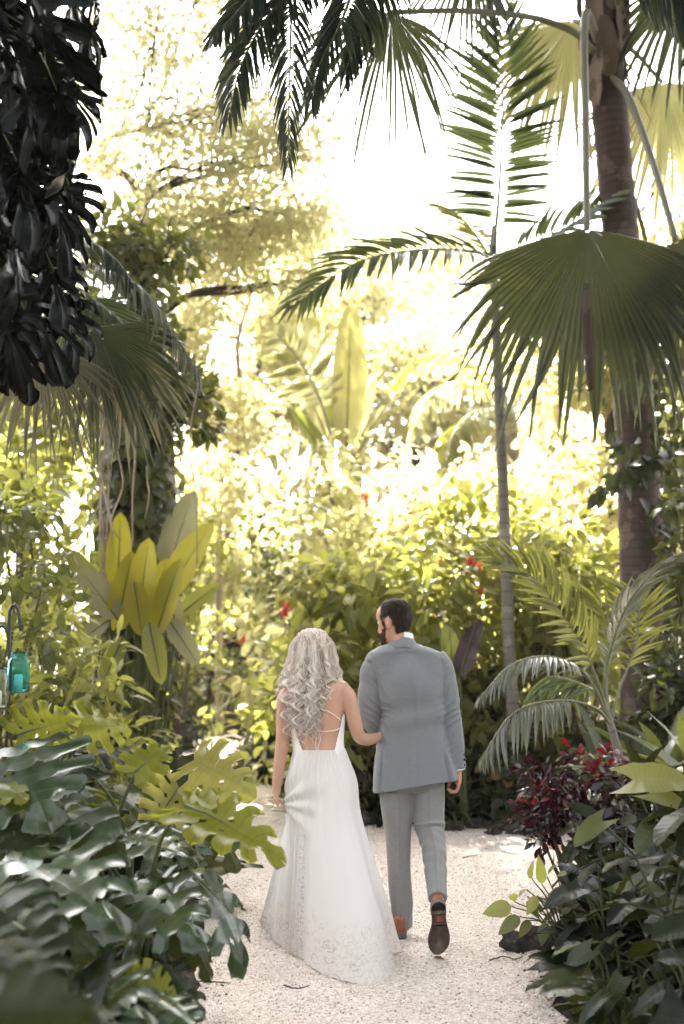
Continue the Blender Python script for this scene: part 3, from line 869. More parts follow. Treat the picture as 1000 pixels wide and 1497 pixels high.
shrub('leafy_shrub', 'lime shrub behind the arching fronds of the small palm', 'shrub', 830, 900, 10.4, 1.4, 'lime', 'ovate_fine', .17, 1000, 32, drop=.2)
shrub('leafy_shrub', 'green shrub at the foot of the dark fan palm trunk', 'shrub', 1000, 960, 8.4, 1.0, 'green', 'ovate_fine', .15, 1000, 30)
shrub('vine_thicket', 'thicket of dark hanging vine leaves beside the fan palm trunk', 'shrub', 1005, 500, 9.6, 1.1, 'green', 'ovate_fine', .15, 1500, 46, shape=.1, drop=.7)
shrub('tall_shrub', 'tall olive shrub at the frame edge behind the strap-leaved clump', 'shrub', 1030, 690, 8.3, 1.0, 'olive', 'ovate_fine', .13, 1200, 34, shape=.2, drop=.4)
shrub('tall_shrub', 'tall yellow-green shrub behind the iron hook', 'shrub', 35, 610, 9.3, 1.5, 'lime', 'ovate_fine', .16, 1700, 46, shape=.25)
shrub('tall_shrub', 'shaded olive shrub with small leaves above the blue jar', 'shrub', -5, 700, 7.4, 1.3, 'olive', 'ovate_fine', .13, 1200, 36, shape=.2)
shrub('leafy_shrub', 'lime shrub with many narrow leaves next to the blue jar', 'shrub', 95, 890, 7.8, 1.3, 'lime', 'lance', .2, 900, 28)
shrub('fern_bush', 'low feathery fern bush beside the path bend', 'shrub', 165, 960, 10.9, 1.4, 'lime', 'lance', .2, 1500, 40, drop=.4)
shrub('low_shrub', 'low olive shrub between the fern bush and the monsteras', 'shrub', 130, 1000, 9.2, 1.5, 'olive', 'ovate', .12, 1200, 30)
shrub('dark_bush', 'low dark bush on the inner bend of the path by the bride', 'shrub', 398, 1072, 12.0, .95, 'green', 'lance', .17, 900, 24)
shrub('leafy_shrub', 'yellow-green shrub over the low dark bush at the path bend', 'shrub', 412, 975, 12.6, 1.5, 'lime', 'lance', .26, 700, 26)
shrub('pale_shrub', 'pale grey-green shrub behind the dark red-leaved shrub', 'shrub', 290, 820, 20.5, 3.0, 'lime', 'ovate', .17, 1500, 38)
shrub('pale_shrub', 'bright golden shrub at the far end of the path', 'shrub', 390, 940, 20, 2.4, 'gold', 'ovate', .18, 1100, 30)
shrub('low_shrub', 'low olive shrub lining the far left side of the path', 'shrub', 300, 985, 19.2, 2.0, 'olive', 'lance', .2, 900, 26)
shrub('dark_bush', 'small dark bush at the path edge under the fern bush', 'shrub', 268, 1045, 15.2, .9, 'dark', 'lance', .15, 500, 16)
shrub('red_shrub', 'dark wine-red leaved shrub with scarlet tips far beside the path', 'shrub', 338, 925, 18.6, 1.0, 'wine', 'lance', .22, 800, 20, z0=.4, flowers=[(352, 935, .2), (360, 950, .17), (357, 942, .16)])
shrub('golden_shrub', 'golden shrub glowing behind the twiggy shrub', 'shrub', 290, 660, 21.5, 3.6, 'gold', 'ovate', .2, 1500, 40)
shrub('golden_shrub', 'golden shrub under the glare-pale feather palm', 'shrub', 680, 650, 14.5, 2.8, 'gold', 'ovate', .2, 1700, 42)
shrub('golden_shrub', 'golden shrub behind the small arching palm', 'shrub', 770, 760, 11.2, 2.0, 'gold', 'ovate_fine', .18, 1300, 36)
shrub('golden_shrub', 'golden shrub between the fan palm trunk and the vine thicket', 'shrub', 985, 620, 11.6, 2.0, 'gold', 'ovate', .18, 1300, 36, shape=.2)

shrub('golden_shrub', 'golden-olive shrub left of the path just before it bends out of sight', 'shrub', 268, 700, 16.8, 1.7, 'lime', 'ovate', .19, 1500, 40, shape=.3)
# ---------------------------------------------------------------- low planting along the far edge of the path
def rosette(name, label, cat, base, n, L, tpl, mat, el=(.15, 1.2), group=None, rise=0.0, width=1.0):
    root = thing(name, label, cat, base, group)
    th = rng.uniform(0, 6.28, n); e = rng.uniform(el[0], el[1], n)
    d = np.stack([np.cos(th) * np.cos(e), np.sin(th) * np.cos(e), np.sin(e)], 1)
    nn = np.stack([-np.cos(th) * np.sin(e), -np.sin(th) * np.sin(e), np.cos(e)], 1) + rng.normal(0, .2, (n, 3))
    lv = MB(); s = L * rng.uniform(.6, 1.15, n)
    off = np.stack([rng.normal(0, .05, n), rng.normal(0, .05, n), rise * rng.random(n)], 1)
    lv.inst(LF[tpl], np.asarray(base) + off + d * .02, frames(d, nn), np.stack([s * width, s, s], 1))
    lv.build('leaves', M[mat], root)
    return root
def at(px, D): return np.array([(px - 500) / FPX * D, D, 0.0])
edge_spots = [(505, 9.75, 'strap', 'green', .75, 46), (545, 9.5, 'strap', 'dark', .8, 60), (575, 9.8, 'broadstrap', 'dark', .55, 36), (628, 9.5, 'broadstrap', 'ground_cover', .5, 34), (663, 9.35, 'strap', 'green', .6, 50),
              (716, 9.3, 'broadstrap', 'dark', .5, 40), (790, 9.35, 'strap', 'dark', .6, 46), (520, 10.3, 'broadstrap', 'green', .8, 34), (600, 10.2, 'broadstrap', 'olive', .7, 34)]
edge_lab = ['strappy green clump at the path edge close by the bride', 'dark strappy clump showing between bride and groom', 'dark broad-bladed clump behind the groom', 'broad-bladed green clump behind the legs of the groom', 'narrow-bladed green clump by the hanging hand of the groom',
            'dark low clump in front of the slender palm foot', 'dark strappy clump between the slender palm and the red-leaved bush', 'tall broad-bladed clump behind the strappy edge plants', 'olive broad-bladed clump at the back of the edge planting']
for (px, D, t, m, L, n), lb in zip(edge_spots, edge_lab):
    rosette('strap_plant', lb, 'plant', at(px, D), n, L, t, m, group='strap-leaved clumps on the far path edge')
for px, D, w, yt, mt, lb in [(690, 9.55, .7, 1105, 'ground_cover', 'low glossy heart-leaved plant by the slender palm foot'), (745, 9.2, .6, 1130, 'ground_cover', 'low heart-leaved plant hiding the base of the slender palm'),
                         (800, 9.6, .9, 1075, 'ground_cover', 'heart-leaved plant behind the red-leaved bush'), (640, 9.7, .8, 1095, 'dark', "dark heart-leaved plant behind the groom's knees"),
                         (560, 9.9, .8, 1100, 'dark', 'dark heart-leaved plant deep between the couple'), (860, 9.0, .9, 1060, 'green', 'green heart-leaved plant behind the stem of the small palm'), (715, 9.9, .9, 1060, 'lime', 'lime heart-leaved plant behind the slender palm foot')]:
    shrub('heart_leaf_plant', lb, 'plant', px, yt, D, w, mt, 'heart', .15, 170, 14, z0=.1, stem='stem', drop=.4)

# purple-leaved canna behind the groom
cn = thing('canna', 'canna with a large upright purple leaf and a green one', 'plant', at(680, 9.1))
paddle(cn, at(676, 9.1), P(672, 990, 8.95), P(694, 905, 8.9), (-.5, -1, .1), 'paddle_wide', 'paddle_dark', 1.0)
paddle(cn, at(672, 9.15), P(660, 985, 9.1), P(662, 915, 9.0), (.5, -1, .1), 'paddle_wide', 'olive', 1.3)
paddle(cn, at(680, 9.2), P(668, 1010, 9.3), P(640, 940, 9.2), (.2, -1, .4), 'paddle_wide', 'olive', .9)

# paddle-leaved clump on the left
bn = thing('banana_clump', 'clump of upright yellow-lit paddle leaves below the aerial roots', 'plant', at(212, 9.4))
for fx, bx, by, tx, ty, D, nx, mt, w in [(196, 172, 868, 176, 748, 9.0, .2, 'paddle', 1.05), (206, 205, 905, 212, 785, 8.9, -.2, 'paddle', 1.25), (204, 168, 925, 196, 806, 8.95, .5, 'paddle', 1.15), (210, 196, 850, 207, 930, 8.8, 0, 'paddle', 1.5),
                                         (224, 238, 885, 302, 758, 9.1, -.5, 'paddle', 1.35), (216, 228, 930, 258, 815, 8.9, -.3, 'paddle', 1.2), (198, 172, 905, 118, 828, 8.9, .3, 'paddle_pale', 1.5), (226, 262, 945, 243, 850, 9.0, -.4, 'paddle_pale', 1.3),
                                         (226, 243, 850, 276, 715, 9.9, -.2, 'paddle_pale', 1.3), (216, 246, 905, 292, 970, 8.9, .2, 'paddle_pale', 1.3), (204, 160, 905, 104, 945, 8.9, .2, 'paddle_pale', 1.3), (210, 180, 930, 148, 1000, 8.8, .1, 'lime', 1.3),
                                         (214, 218, 910, 236, 1000, 8.7, .1, 'lime', 1.2), (200, 184, 890, 150, 790, 9.4, .2, 'paddle', 1.2), (216, 222, 915, 240, 815, 9.2, -.1, 'paddle', 1.2), (220, 262, 900, 318, 850, 9.2, -.3, 'lime', 1.3), (196, 150, 880, 100, 800, 9.4, .3, 'lime', 1.2)]:
    paddle(bn, at(fx, 9.2), P(bx, by, D), P(tx, ty, D - .05), (nx, -1, .35), 'paddle', mt, w)

# tall paddle-leaved plant far in the centre
tv = thing('travellers_palm', 'tall plant with one huge erect yellow paddle leaf far behind', 'plant', at(500, 16))
for bx, by, tx, ty, D, nx, mt, w in [(506, 655, 516, 432, 15.9, .1, 'paddle_far', .75), (482, 680, 428, 588, 15.8, .3, 'olive', .8), (478, 640, 440, 540, 16.2, .4, 'paddle_pale', .8), (500, 650, 478, 560, 16.1, .2, 'olive', .8), (525, 660, 560, 590, 16.1, -.3, 'paddle_pale', .8), (515, 650, 545, 540, 16.4, -.3, 'gold', .8)]:
    paddle(tv, at(500, 16), P(bx, by, D), P(tx, ty, D), (nx, -1, .2), 'paddle', mt, w, .03)
frond(tv, [P(490, 660, 16), P(470, 590, 15.8), P(440, 530, 15.6), P(405, 488, 15.4)], 15, .7, 'pale', 'petiole', .35, 75, 40, 5, .2, .2, .03, .01, (0, -1, .4))

# glare-whitened feather palm far behind the slender trunk
hp = thing('feather_palm', 'feather palm coloured glare-pale far behind the slender palm trunk', 'palm', at(752, 17))
tb = MB(); tube(tb, spline([at(752, 17), P(750, 700, 17), P(745, 605, 17)], 14), np.linspace(.16, .12, 14), 10); tb.build('trunk', M['bark_grey'], hp)
for k, pts in enumerate([[(745, 605), (690, 560), (635, 575), (600, 640)], [(745, 605), (680, 530), (620, 520), (575, 560)], [(745, 605), (720, 520), (690, 480), (650, 475)], [(745, 605), (790, 540), (840, 540), (880, 590)], [(745, 605), (760, 520), (790, 470), (830, 460)], [(745, 605), (700, 600), (665, 630), (650, 680)], [(745, 605), (785, 600), (815, 635), (825, 680)]]):
    frond(hp, [P(x, y, 17 - .5 * i * (k % 3 - 1)) for i, (x, y) in enumerate(pts)], 34, .75, 'palm_lit' if k % 2 else 'pale', 'petiole', .15, 70, 25, 12, .5, .08, .03, .006)  # pale leaflets carry the whitening glare in their colour

# ---------------------------------------------------------------- slender palm
sp_ = thing('slender_palm', 'slender ringed palm with a few feather fronds against the white sky', 'palm', at(756, 9.7))
tb = MB(); pts = np.array([[*at(757, 9.7), .085], [*P(757, 1130, 9.7), .068], [*P(745, 960, 9.7), .06], [*P(735, 700, 9.7), .053], [*P(727, 520, 9.7), .048], [*P(722, 400, 9.7), .044]])
p = spline(pts, 50); tube(tb, p[:, :3], p[:, 3], 14); tb.build('trunk', M['bark_grey'], sp_)
tb = MB(); tube(tb, spline([P(722, 402, 9.7), P(721, 370, 9.7), P(723, 330, 9.65)], 12), np.linspace(.052, .03, 12), 12); tb.build('crownshaft', M['petiole_green'], sp_)
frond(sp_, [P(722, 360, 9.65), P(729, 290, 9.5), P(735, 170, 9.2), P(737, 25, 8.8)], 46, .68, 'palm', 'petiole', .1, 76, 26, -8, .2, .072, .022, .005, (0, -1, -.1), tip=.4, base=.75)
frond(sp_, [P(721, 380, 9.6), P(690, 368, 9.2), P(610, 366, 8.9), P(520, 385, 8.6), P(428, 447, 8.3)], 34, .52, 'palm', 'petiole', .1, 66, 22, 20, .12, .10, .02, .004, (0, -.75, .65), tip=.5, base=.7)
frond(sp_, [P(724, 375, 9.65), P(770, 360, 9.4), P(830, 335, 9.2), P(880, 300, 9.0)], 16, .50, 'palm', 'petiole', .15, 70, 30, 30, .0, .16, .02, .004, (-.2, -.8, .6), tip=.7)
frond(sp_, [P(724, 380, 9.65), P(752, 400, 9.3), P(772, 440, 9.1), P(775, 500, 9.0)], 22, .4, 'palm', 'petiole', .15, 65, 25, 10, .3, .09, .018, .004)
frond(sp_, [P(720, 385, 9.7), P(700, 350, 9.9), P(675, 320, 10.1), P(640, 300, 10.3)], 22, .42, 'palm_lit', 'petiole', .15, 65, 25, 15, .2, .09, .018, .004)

# ---------------------------------------------------------------- fan palm on the right
fp = thing('fan_palm', 'fan palm with brown trunk and a huge fan leaf hanging before it', 'palm', at(950, 9.0))
tb = MB(); pts = np.array([[*at(950, 9.0), .24], [*P(945, 1080, 9.0), .215], [*P(940, 880, 9.0), .2], [*P(930, 650, 9.0), .185], [*P(912, 400, 9.0), .17], [*P(898, 240, 9.0), .165], [*P(886, 90, 9.0), .17], [*P(880, -60, 9.0), .16]])
p = spline(pts, 90); tube(tb, p[:, :3], p[:, 3] * (1 + .03 * np.sin(np.arange(90) * 2.2)), 22); tb.build('trunk', M['bark_fan'], fp)
for k in range(16):
    th = k * 2.4 + 3.6; zf = k / 16
    c = np.array([np.interp(zf, [0, 1], [P(893, 165, 9)[0], P(880, -30, 9)[0]]), 9.0, np.interp(zf, [0, 1], [P(893, 165, 9)[2], P(880, -30, 9)[2]])])
    o = np.array([math.cos(th), math.sin(th), 0])
    bb = MB(); put(bb, LF['paddle_wide'], c + o * .16, c + o * (.28 + .14 * rng.random()) + np.array([0, 0, .62]) + rng.normal(0, .05, 3), o, .85, rng.random())
    bb.build('leaf_base', M['boot'], fp)
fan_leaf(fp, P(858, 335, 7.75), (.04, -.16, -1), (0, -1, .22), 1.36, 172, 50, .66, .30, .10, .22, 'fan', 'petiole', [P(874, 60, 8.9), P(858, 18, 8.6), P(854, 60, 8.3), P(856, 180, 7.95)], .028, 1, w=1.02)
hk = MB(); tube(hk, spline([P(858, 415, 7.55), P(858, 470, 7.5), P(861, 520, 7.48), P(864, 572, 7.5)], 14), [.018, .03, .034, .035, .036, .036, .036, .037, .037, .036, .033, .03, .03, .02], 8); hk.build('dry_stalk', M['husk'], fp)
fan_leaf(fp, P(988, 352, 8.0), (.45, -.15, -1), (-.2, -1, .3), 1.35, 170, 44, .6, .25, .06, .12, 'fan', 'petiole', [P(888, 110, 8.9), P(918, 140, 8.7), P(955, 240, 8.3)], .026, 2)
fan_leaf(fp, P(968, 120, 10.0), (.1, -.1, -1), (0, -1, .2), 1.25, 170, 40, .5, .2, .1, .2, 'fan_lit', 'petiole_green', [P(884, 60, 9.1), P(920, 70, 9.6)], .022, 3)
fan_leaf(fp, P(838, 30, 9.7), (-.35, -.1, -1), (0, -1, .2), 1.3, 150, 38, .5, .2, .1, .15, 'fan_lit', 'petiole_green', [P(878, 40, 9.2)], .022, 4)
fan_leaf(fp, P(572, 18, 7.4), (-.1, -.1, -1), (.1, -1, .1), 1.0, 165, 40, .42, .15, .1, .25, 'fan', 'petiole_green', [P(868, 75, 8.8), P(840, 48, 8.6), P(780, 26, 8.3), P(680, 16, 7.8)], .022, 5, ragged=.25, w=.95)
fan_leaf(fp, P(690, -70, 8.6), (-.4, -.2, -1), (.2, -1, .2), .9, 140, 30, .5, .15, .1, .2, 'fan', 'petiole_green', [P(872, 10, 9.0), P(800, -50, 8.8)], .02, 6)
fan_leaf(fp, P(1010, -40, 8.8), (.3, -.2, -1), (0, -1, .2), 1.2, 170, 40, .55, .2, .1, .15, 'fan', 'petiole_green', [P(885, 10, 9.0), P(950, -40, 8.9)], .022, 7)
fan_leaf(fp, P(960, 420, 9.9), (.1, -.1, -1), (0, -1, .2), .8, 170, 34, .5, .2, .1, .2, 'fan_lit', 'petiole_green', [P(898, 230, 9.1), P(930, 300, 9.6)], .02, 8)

# vine on the fan palm trunk
vn = thing('trunk_vine', 'pale-leaved vine creeping over the fan palm trunk', 'vine', at(955, 8.6))
tb = MB(); lv = MB()
for path in [[(985, 1150), (975, 950), (958, 800), (925, 690), (905, 640)], [(980, 1150), (985, 900), (975, 740), (960, 640), (985, 560)], [(1000, 700), (970, 660), (920, 690), (870, 715)]]:
    q = spline([P(x, y, 8.72 + rng.normal(0, .03)) for x, y in path], 40); tube(tb, q, .007, 5)
    ii = rng.integers(10, 40, 46)
    d = nrm(rng.normal(0, .5, (46, 3)) + np.array([0, -.5, -.6]))
    lv.inst(LF['ovate_fine'], q[ii] + rng.normal(0, .05, (46, 3)) + np.array([0, -.05, 0]), frames(d, np.array([0, -1, .6]) + rng.normal(0, .4, (46, 3))), rng.uniform(.1, .2, 46))
tb.build('stem', M['stem_brown'], vn); lv.build('leaves', M['ground_cover'], vn)

# ---------------------------------------------------------------- feather palms whose crowns hang in from above
op = thing('feather_palm', 'leaning feather palm whose dark fronds hang in at the top over the couple', 'palm', (-3.4, 2.4, 0))
tb = MB(); q = spline([(-3.4, 2.4, -.05), (-3.0, 3.0, 3.2), (-1.6, 4.6, 6.3), (.15, 5.8, 6.9)], 40); tube(tb, q, np.linspace(.16, .09, 40), 12); tb.build('trunk', M['bark_grey'], op)
c0 = np.array([.15, 5.8, 6.9])
for pts, L, w, g in [([P(470, -60, 5.9), P(400, 15, 5.8), P(355, 90, 5.7), P(335, 170, 5.65)], .42, .085, .25), ([P(480, -70, 5.9), P(432, 0, 5.8), P(424, 100, 5.7), P(421, 238, 5.7)], .36, .07, .45), ([P(520, -50, 5.9), P(500, 30, 5.8), P(470, 90, 5.8), P(455, 150, 5.8)], .40, .085, .4),
                     ([P(440, -70, 5.9), P(380, -20, 5.8), P(345, 20, 5.7), P(315, 50, 5.6)], .45, .085, .3), ([P(560, -60, 6), P(545, 0, 6), P(520, 60, 6), P(505, 110, 6)], .40, .085, .5), ([P(590, -90, 6), P(640, -60, 6.1), P(690, -40, 6.2), P(730, 0, 6.3)], .35, .085, .4)]:
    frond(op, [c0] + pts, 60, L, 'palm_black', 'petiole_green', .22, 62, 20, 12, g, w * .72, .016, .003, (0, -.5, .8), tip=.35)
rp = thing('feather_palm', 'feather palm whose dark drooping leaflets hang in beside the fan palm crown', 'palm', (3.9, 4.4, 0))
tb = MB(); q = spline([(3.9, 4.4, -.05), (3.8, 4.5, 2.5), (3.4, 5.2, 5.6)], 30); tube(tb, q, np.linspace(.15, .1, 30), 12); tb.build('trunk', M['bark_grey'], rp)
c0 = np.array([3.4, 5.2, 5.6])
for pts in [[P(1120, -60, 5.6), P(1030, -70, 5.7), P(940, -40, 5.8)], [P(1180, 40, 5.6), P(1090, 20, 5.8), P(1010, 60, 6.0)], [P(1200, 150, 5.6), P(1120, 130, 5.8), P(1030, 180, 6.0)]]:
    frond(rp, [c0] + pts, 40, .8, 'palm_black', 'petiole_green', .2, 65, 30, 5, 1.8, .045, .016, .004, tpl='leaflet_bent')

# ---------------------------------------------------------------- fan palm at the left
lp = thing('fan_palm', 'fan palm at the left edge with dry grey fan leaves hanging', 'palm', (-2.55, 6.3, 0))
tb = MB(); q = spline([(-2.55, 6.3, -.05), (-2.5, 6.3, 2), (-2.42, 6.3, 3.6)], 30); tube(tb, q, np.linspace(.13, .1, 30), 12); tb.build('trunk', M['bark_fan'], lp)
c0 = np.array([-2.42, 6.3, 3.6])
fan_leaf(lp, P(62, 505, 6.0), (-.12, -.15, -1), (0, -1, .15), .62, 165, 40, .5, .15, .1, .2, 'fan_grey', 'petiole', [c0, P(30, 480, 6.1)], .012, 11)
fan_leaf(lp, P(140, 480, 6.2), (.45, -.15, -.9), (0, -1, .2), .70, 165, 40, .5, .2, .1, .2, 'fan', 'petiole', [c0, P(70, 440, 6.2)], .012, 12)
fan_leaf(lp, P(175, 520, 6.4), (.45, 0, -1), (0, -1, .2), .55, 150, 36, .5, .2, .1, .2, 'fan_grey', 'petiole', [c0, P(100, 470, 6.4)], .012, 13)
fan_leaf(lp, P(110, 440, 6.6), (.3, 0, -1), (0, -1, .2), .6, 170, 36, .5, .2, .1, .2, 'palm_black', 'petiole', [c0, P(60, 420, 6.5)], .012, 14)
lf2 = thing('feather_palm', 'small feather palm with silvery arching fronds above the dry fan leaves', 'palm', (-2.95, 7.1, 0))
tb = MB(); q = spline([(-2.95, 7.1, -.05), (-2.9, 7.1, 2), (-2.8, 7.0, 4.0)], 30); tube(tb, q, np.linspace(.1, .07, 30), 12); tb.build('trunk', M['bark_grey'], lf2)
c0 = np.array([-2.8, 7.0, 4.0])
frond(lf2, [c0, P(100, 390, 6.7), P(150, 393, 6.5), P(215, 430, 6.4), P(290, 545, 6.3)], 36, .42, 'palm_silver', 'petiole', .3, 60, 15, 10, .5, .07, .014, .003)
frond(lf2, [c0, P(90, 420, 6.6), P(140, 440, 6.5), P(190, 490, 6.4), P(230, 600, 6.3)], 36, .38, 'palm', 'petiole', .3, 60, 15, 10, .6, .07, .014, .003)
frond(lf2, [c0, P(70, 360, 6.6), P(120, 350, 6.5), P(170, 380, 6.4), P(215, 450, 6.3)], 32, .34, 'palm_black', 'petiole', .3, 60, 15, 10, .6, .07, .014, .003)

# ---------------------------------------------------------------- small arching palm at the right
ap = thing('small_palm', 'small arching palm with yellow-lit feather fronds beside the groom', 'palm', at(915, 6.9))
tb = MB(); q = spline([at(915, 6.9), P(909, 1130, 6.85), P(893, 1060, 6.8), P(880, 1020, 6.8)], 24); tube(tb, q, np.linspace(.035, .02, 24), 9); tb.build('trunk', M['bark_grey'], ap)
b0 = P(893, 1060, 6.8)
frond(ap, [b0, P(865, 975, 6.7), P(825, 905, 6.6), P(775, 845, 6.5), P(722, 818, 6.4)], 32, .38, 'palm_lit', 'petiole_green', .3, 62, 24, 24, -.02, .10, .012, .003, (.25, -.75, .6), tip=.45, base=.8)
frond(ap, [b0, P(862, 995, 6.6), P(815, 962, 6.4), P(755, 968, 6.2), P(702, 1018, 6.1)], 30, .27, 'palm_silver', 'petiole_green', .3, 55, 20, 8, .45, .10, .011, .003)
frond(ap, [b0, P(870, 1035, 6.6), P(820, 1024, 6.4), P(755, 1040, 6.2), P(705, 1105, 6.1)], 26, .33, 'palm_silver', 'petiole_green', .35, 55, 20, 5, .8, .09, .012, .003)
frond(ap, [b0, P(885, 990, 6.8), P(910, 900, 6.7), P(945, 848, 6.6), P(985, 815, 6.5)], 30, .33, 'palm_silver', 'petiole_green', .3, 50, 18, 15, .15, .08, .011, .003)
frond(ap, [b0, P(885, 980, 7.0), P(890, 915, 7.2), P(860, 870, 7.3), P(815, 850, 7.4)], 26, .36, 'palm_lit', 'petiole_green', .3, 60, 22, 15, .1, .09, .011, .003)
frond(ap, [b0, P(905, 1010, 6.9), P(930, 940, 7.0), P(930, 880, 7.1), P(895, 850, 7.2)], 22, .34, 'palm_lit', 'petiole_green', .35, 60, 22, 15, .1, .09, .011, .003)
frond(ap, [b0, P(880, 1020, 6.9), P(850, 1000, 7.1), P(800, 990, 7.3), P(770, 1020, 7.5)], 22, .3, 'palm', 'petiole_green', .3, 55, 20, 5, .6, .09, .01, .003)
for k, (px, D, L, n, t, mt, lb) in enumerate([(965, 7.6, 1.15, 40, 'broadstrap', 'green', 'tall strap-leaved clump below the vine on the fan palm trunk'), (1000, 6.8, 1.0, 34, 'broadstrap', 'olive', 'strap-leaved clump at the frame edge under the vine thicket'), (870, 7.6, .8, 34, 'broadstrap', 'green', 'strap-leaved clump behind the stem of the small palm'), (930, 6.5, .9, 36, 'broadstrap', 'dark', 'dark strap-leaved clump behind the red-leaved bush')]):
    rosette('strap_plant', lb, 'plant', at(px, D), n, L * .62, 'lance', mt, (.1, 1.4), rise=.75, width=.75)

# red-leaved bush
rb = shrub('red_bush', 'low bush of glossy dark wine-red leaves with bright red tips beside the path', 'shrub', 850, 1116, 6.1, .82, 'wine', 'obovate', .085, 1000, 44, z0=.42, flat=.6, cr=.08, shape=.2)
rt_ = MB()
leaf_cloud(rt_, LF['obovate'], [P(868 + rng.normal(0, 22), 1118 + rng.normal(0, 12), 6.1 + rng.normal(0, .08)) for _ in range(12)] + [P(800 + rng.normal(0, 15), 1160 + rng.normal(0, 12), 5.95) for _ in range(5)], [.06] * 17, 6, .08, .8, drop=-.5)
rt_.build('red_tips', M['red'], rb)
# ---------------------------------------------------------------- monstera bed on the left
MT = [monstera(1, 6, .2, fold=.16, droop=.16, u0=.42), monstera(2, 6, .22, fold=.2, droop=.2), monstera(3, 7, .18, wavy=.03, fold=.12, droop=.14, u0=.45), monstera(4, 6, .24, fold=.15, droop=.12), monstera(5, 6, .18, fold=.45, droop=.35)]
MT_flat = [monstera(11, 7, .17, True, 1.05, .12, .15), monstera(12, 6, .2, True, 1.0, .15, .2)]
MT_big = [monstera(31, 6, .20, True, 1.0, .2, .25, .03, .34, sweep=.58), monstera(32, 7, .22, True, .95, .25, .3, .03, .3, sweep=.55), monstera(33, 6, .18, True, .95, .3, .35, .04, .36, sweep=.6)]
MT_young = [monstera(21, 5, .10, False, .95, .2, .4, .02, .6), monstera(22, 6, .14, False, .95, .15, .3, .02, .55)]
def mleaf(root, a, b, n, tpl, mat, foot, w=1.0, r=.011, bow=.12):
    a, b, foot = map(lambda q: np.asarray(q, float), (a, b, foot))
    lb = MB(); L = put(lb, tpl, a, b, n, w, rng.random())
    ob = lb.build('leaf', M[mat], root)
    tb = MB()
    d = nrm(b - a)
    mid = foot * .45 + a * .55 + np.array([0, 0, bow]) - d * .05
    u_ = np.asarray(nrm(n)); tube(tb, spline([foot, mid, a - u_ * .012], 18), np.linspace(r * 1.2, r * .55, 18), 7, rng.random())
    tube(tb, [a - u_ * .008, a + d * L * .2 - u_ * .006, a + d * L * .4 - u_ * .014], [r * .45, r * .35, r * .2], 5)
    tb.build('petiole', M['stem'], ob)
    return ob
UP = np.array([0, -.25, 1.0])
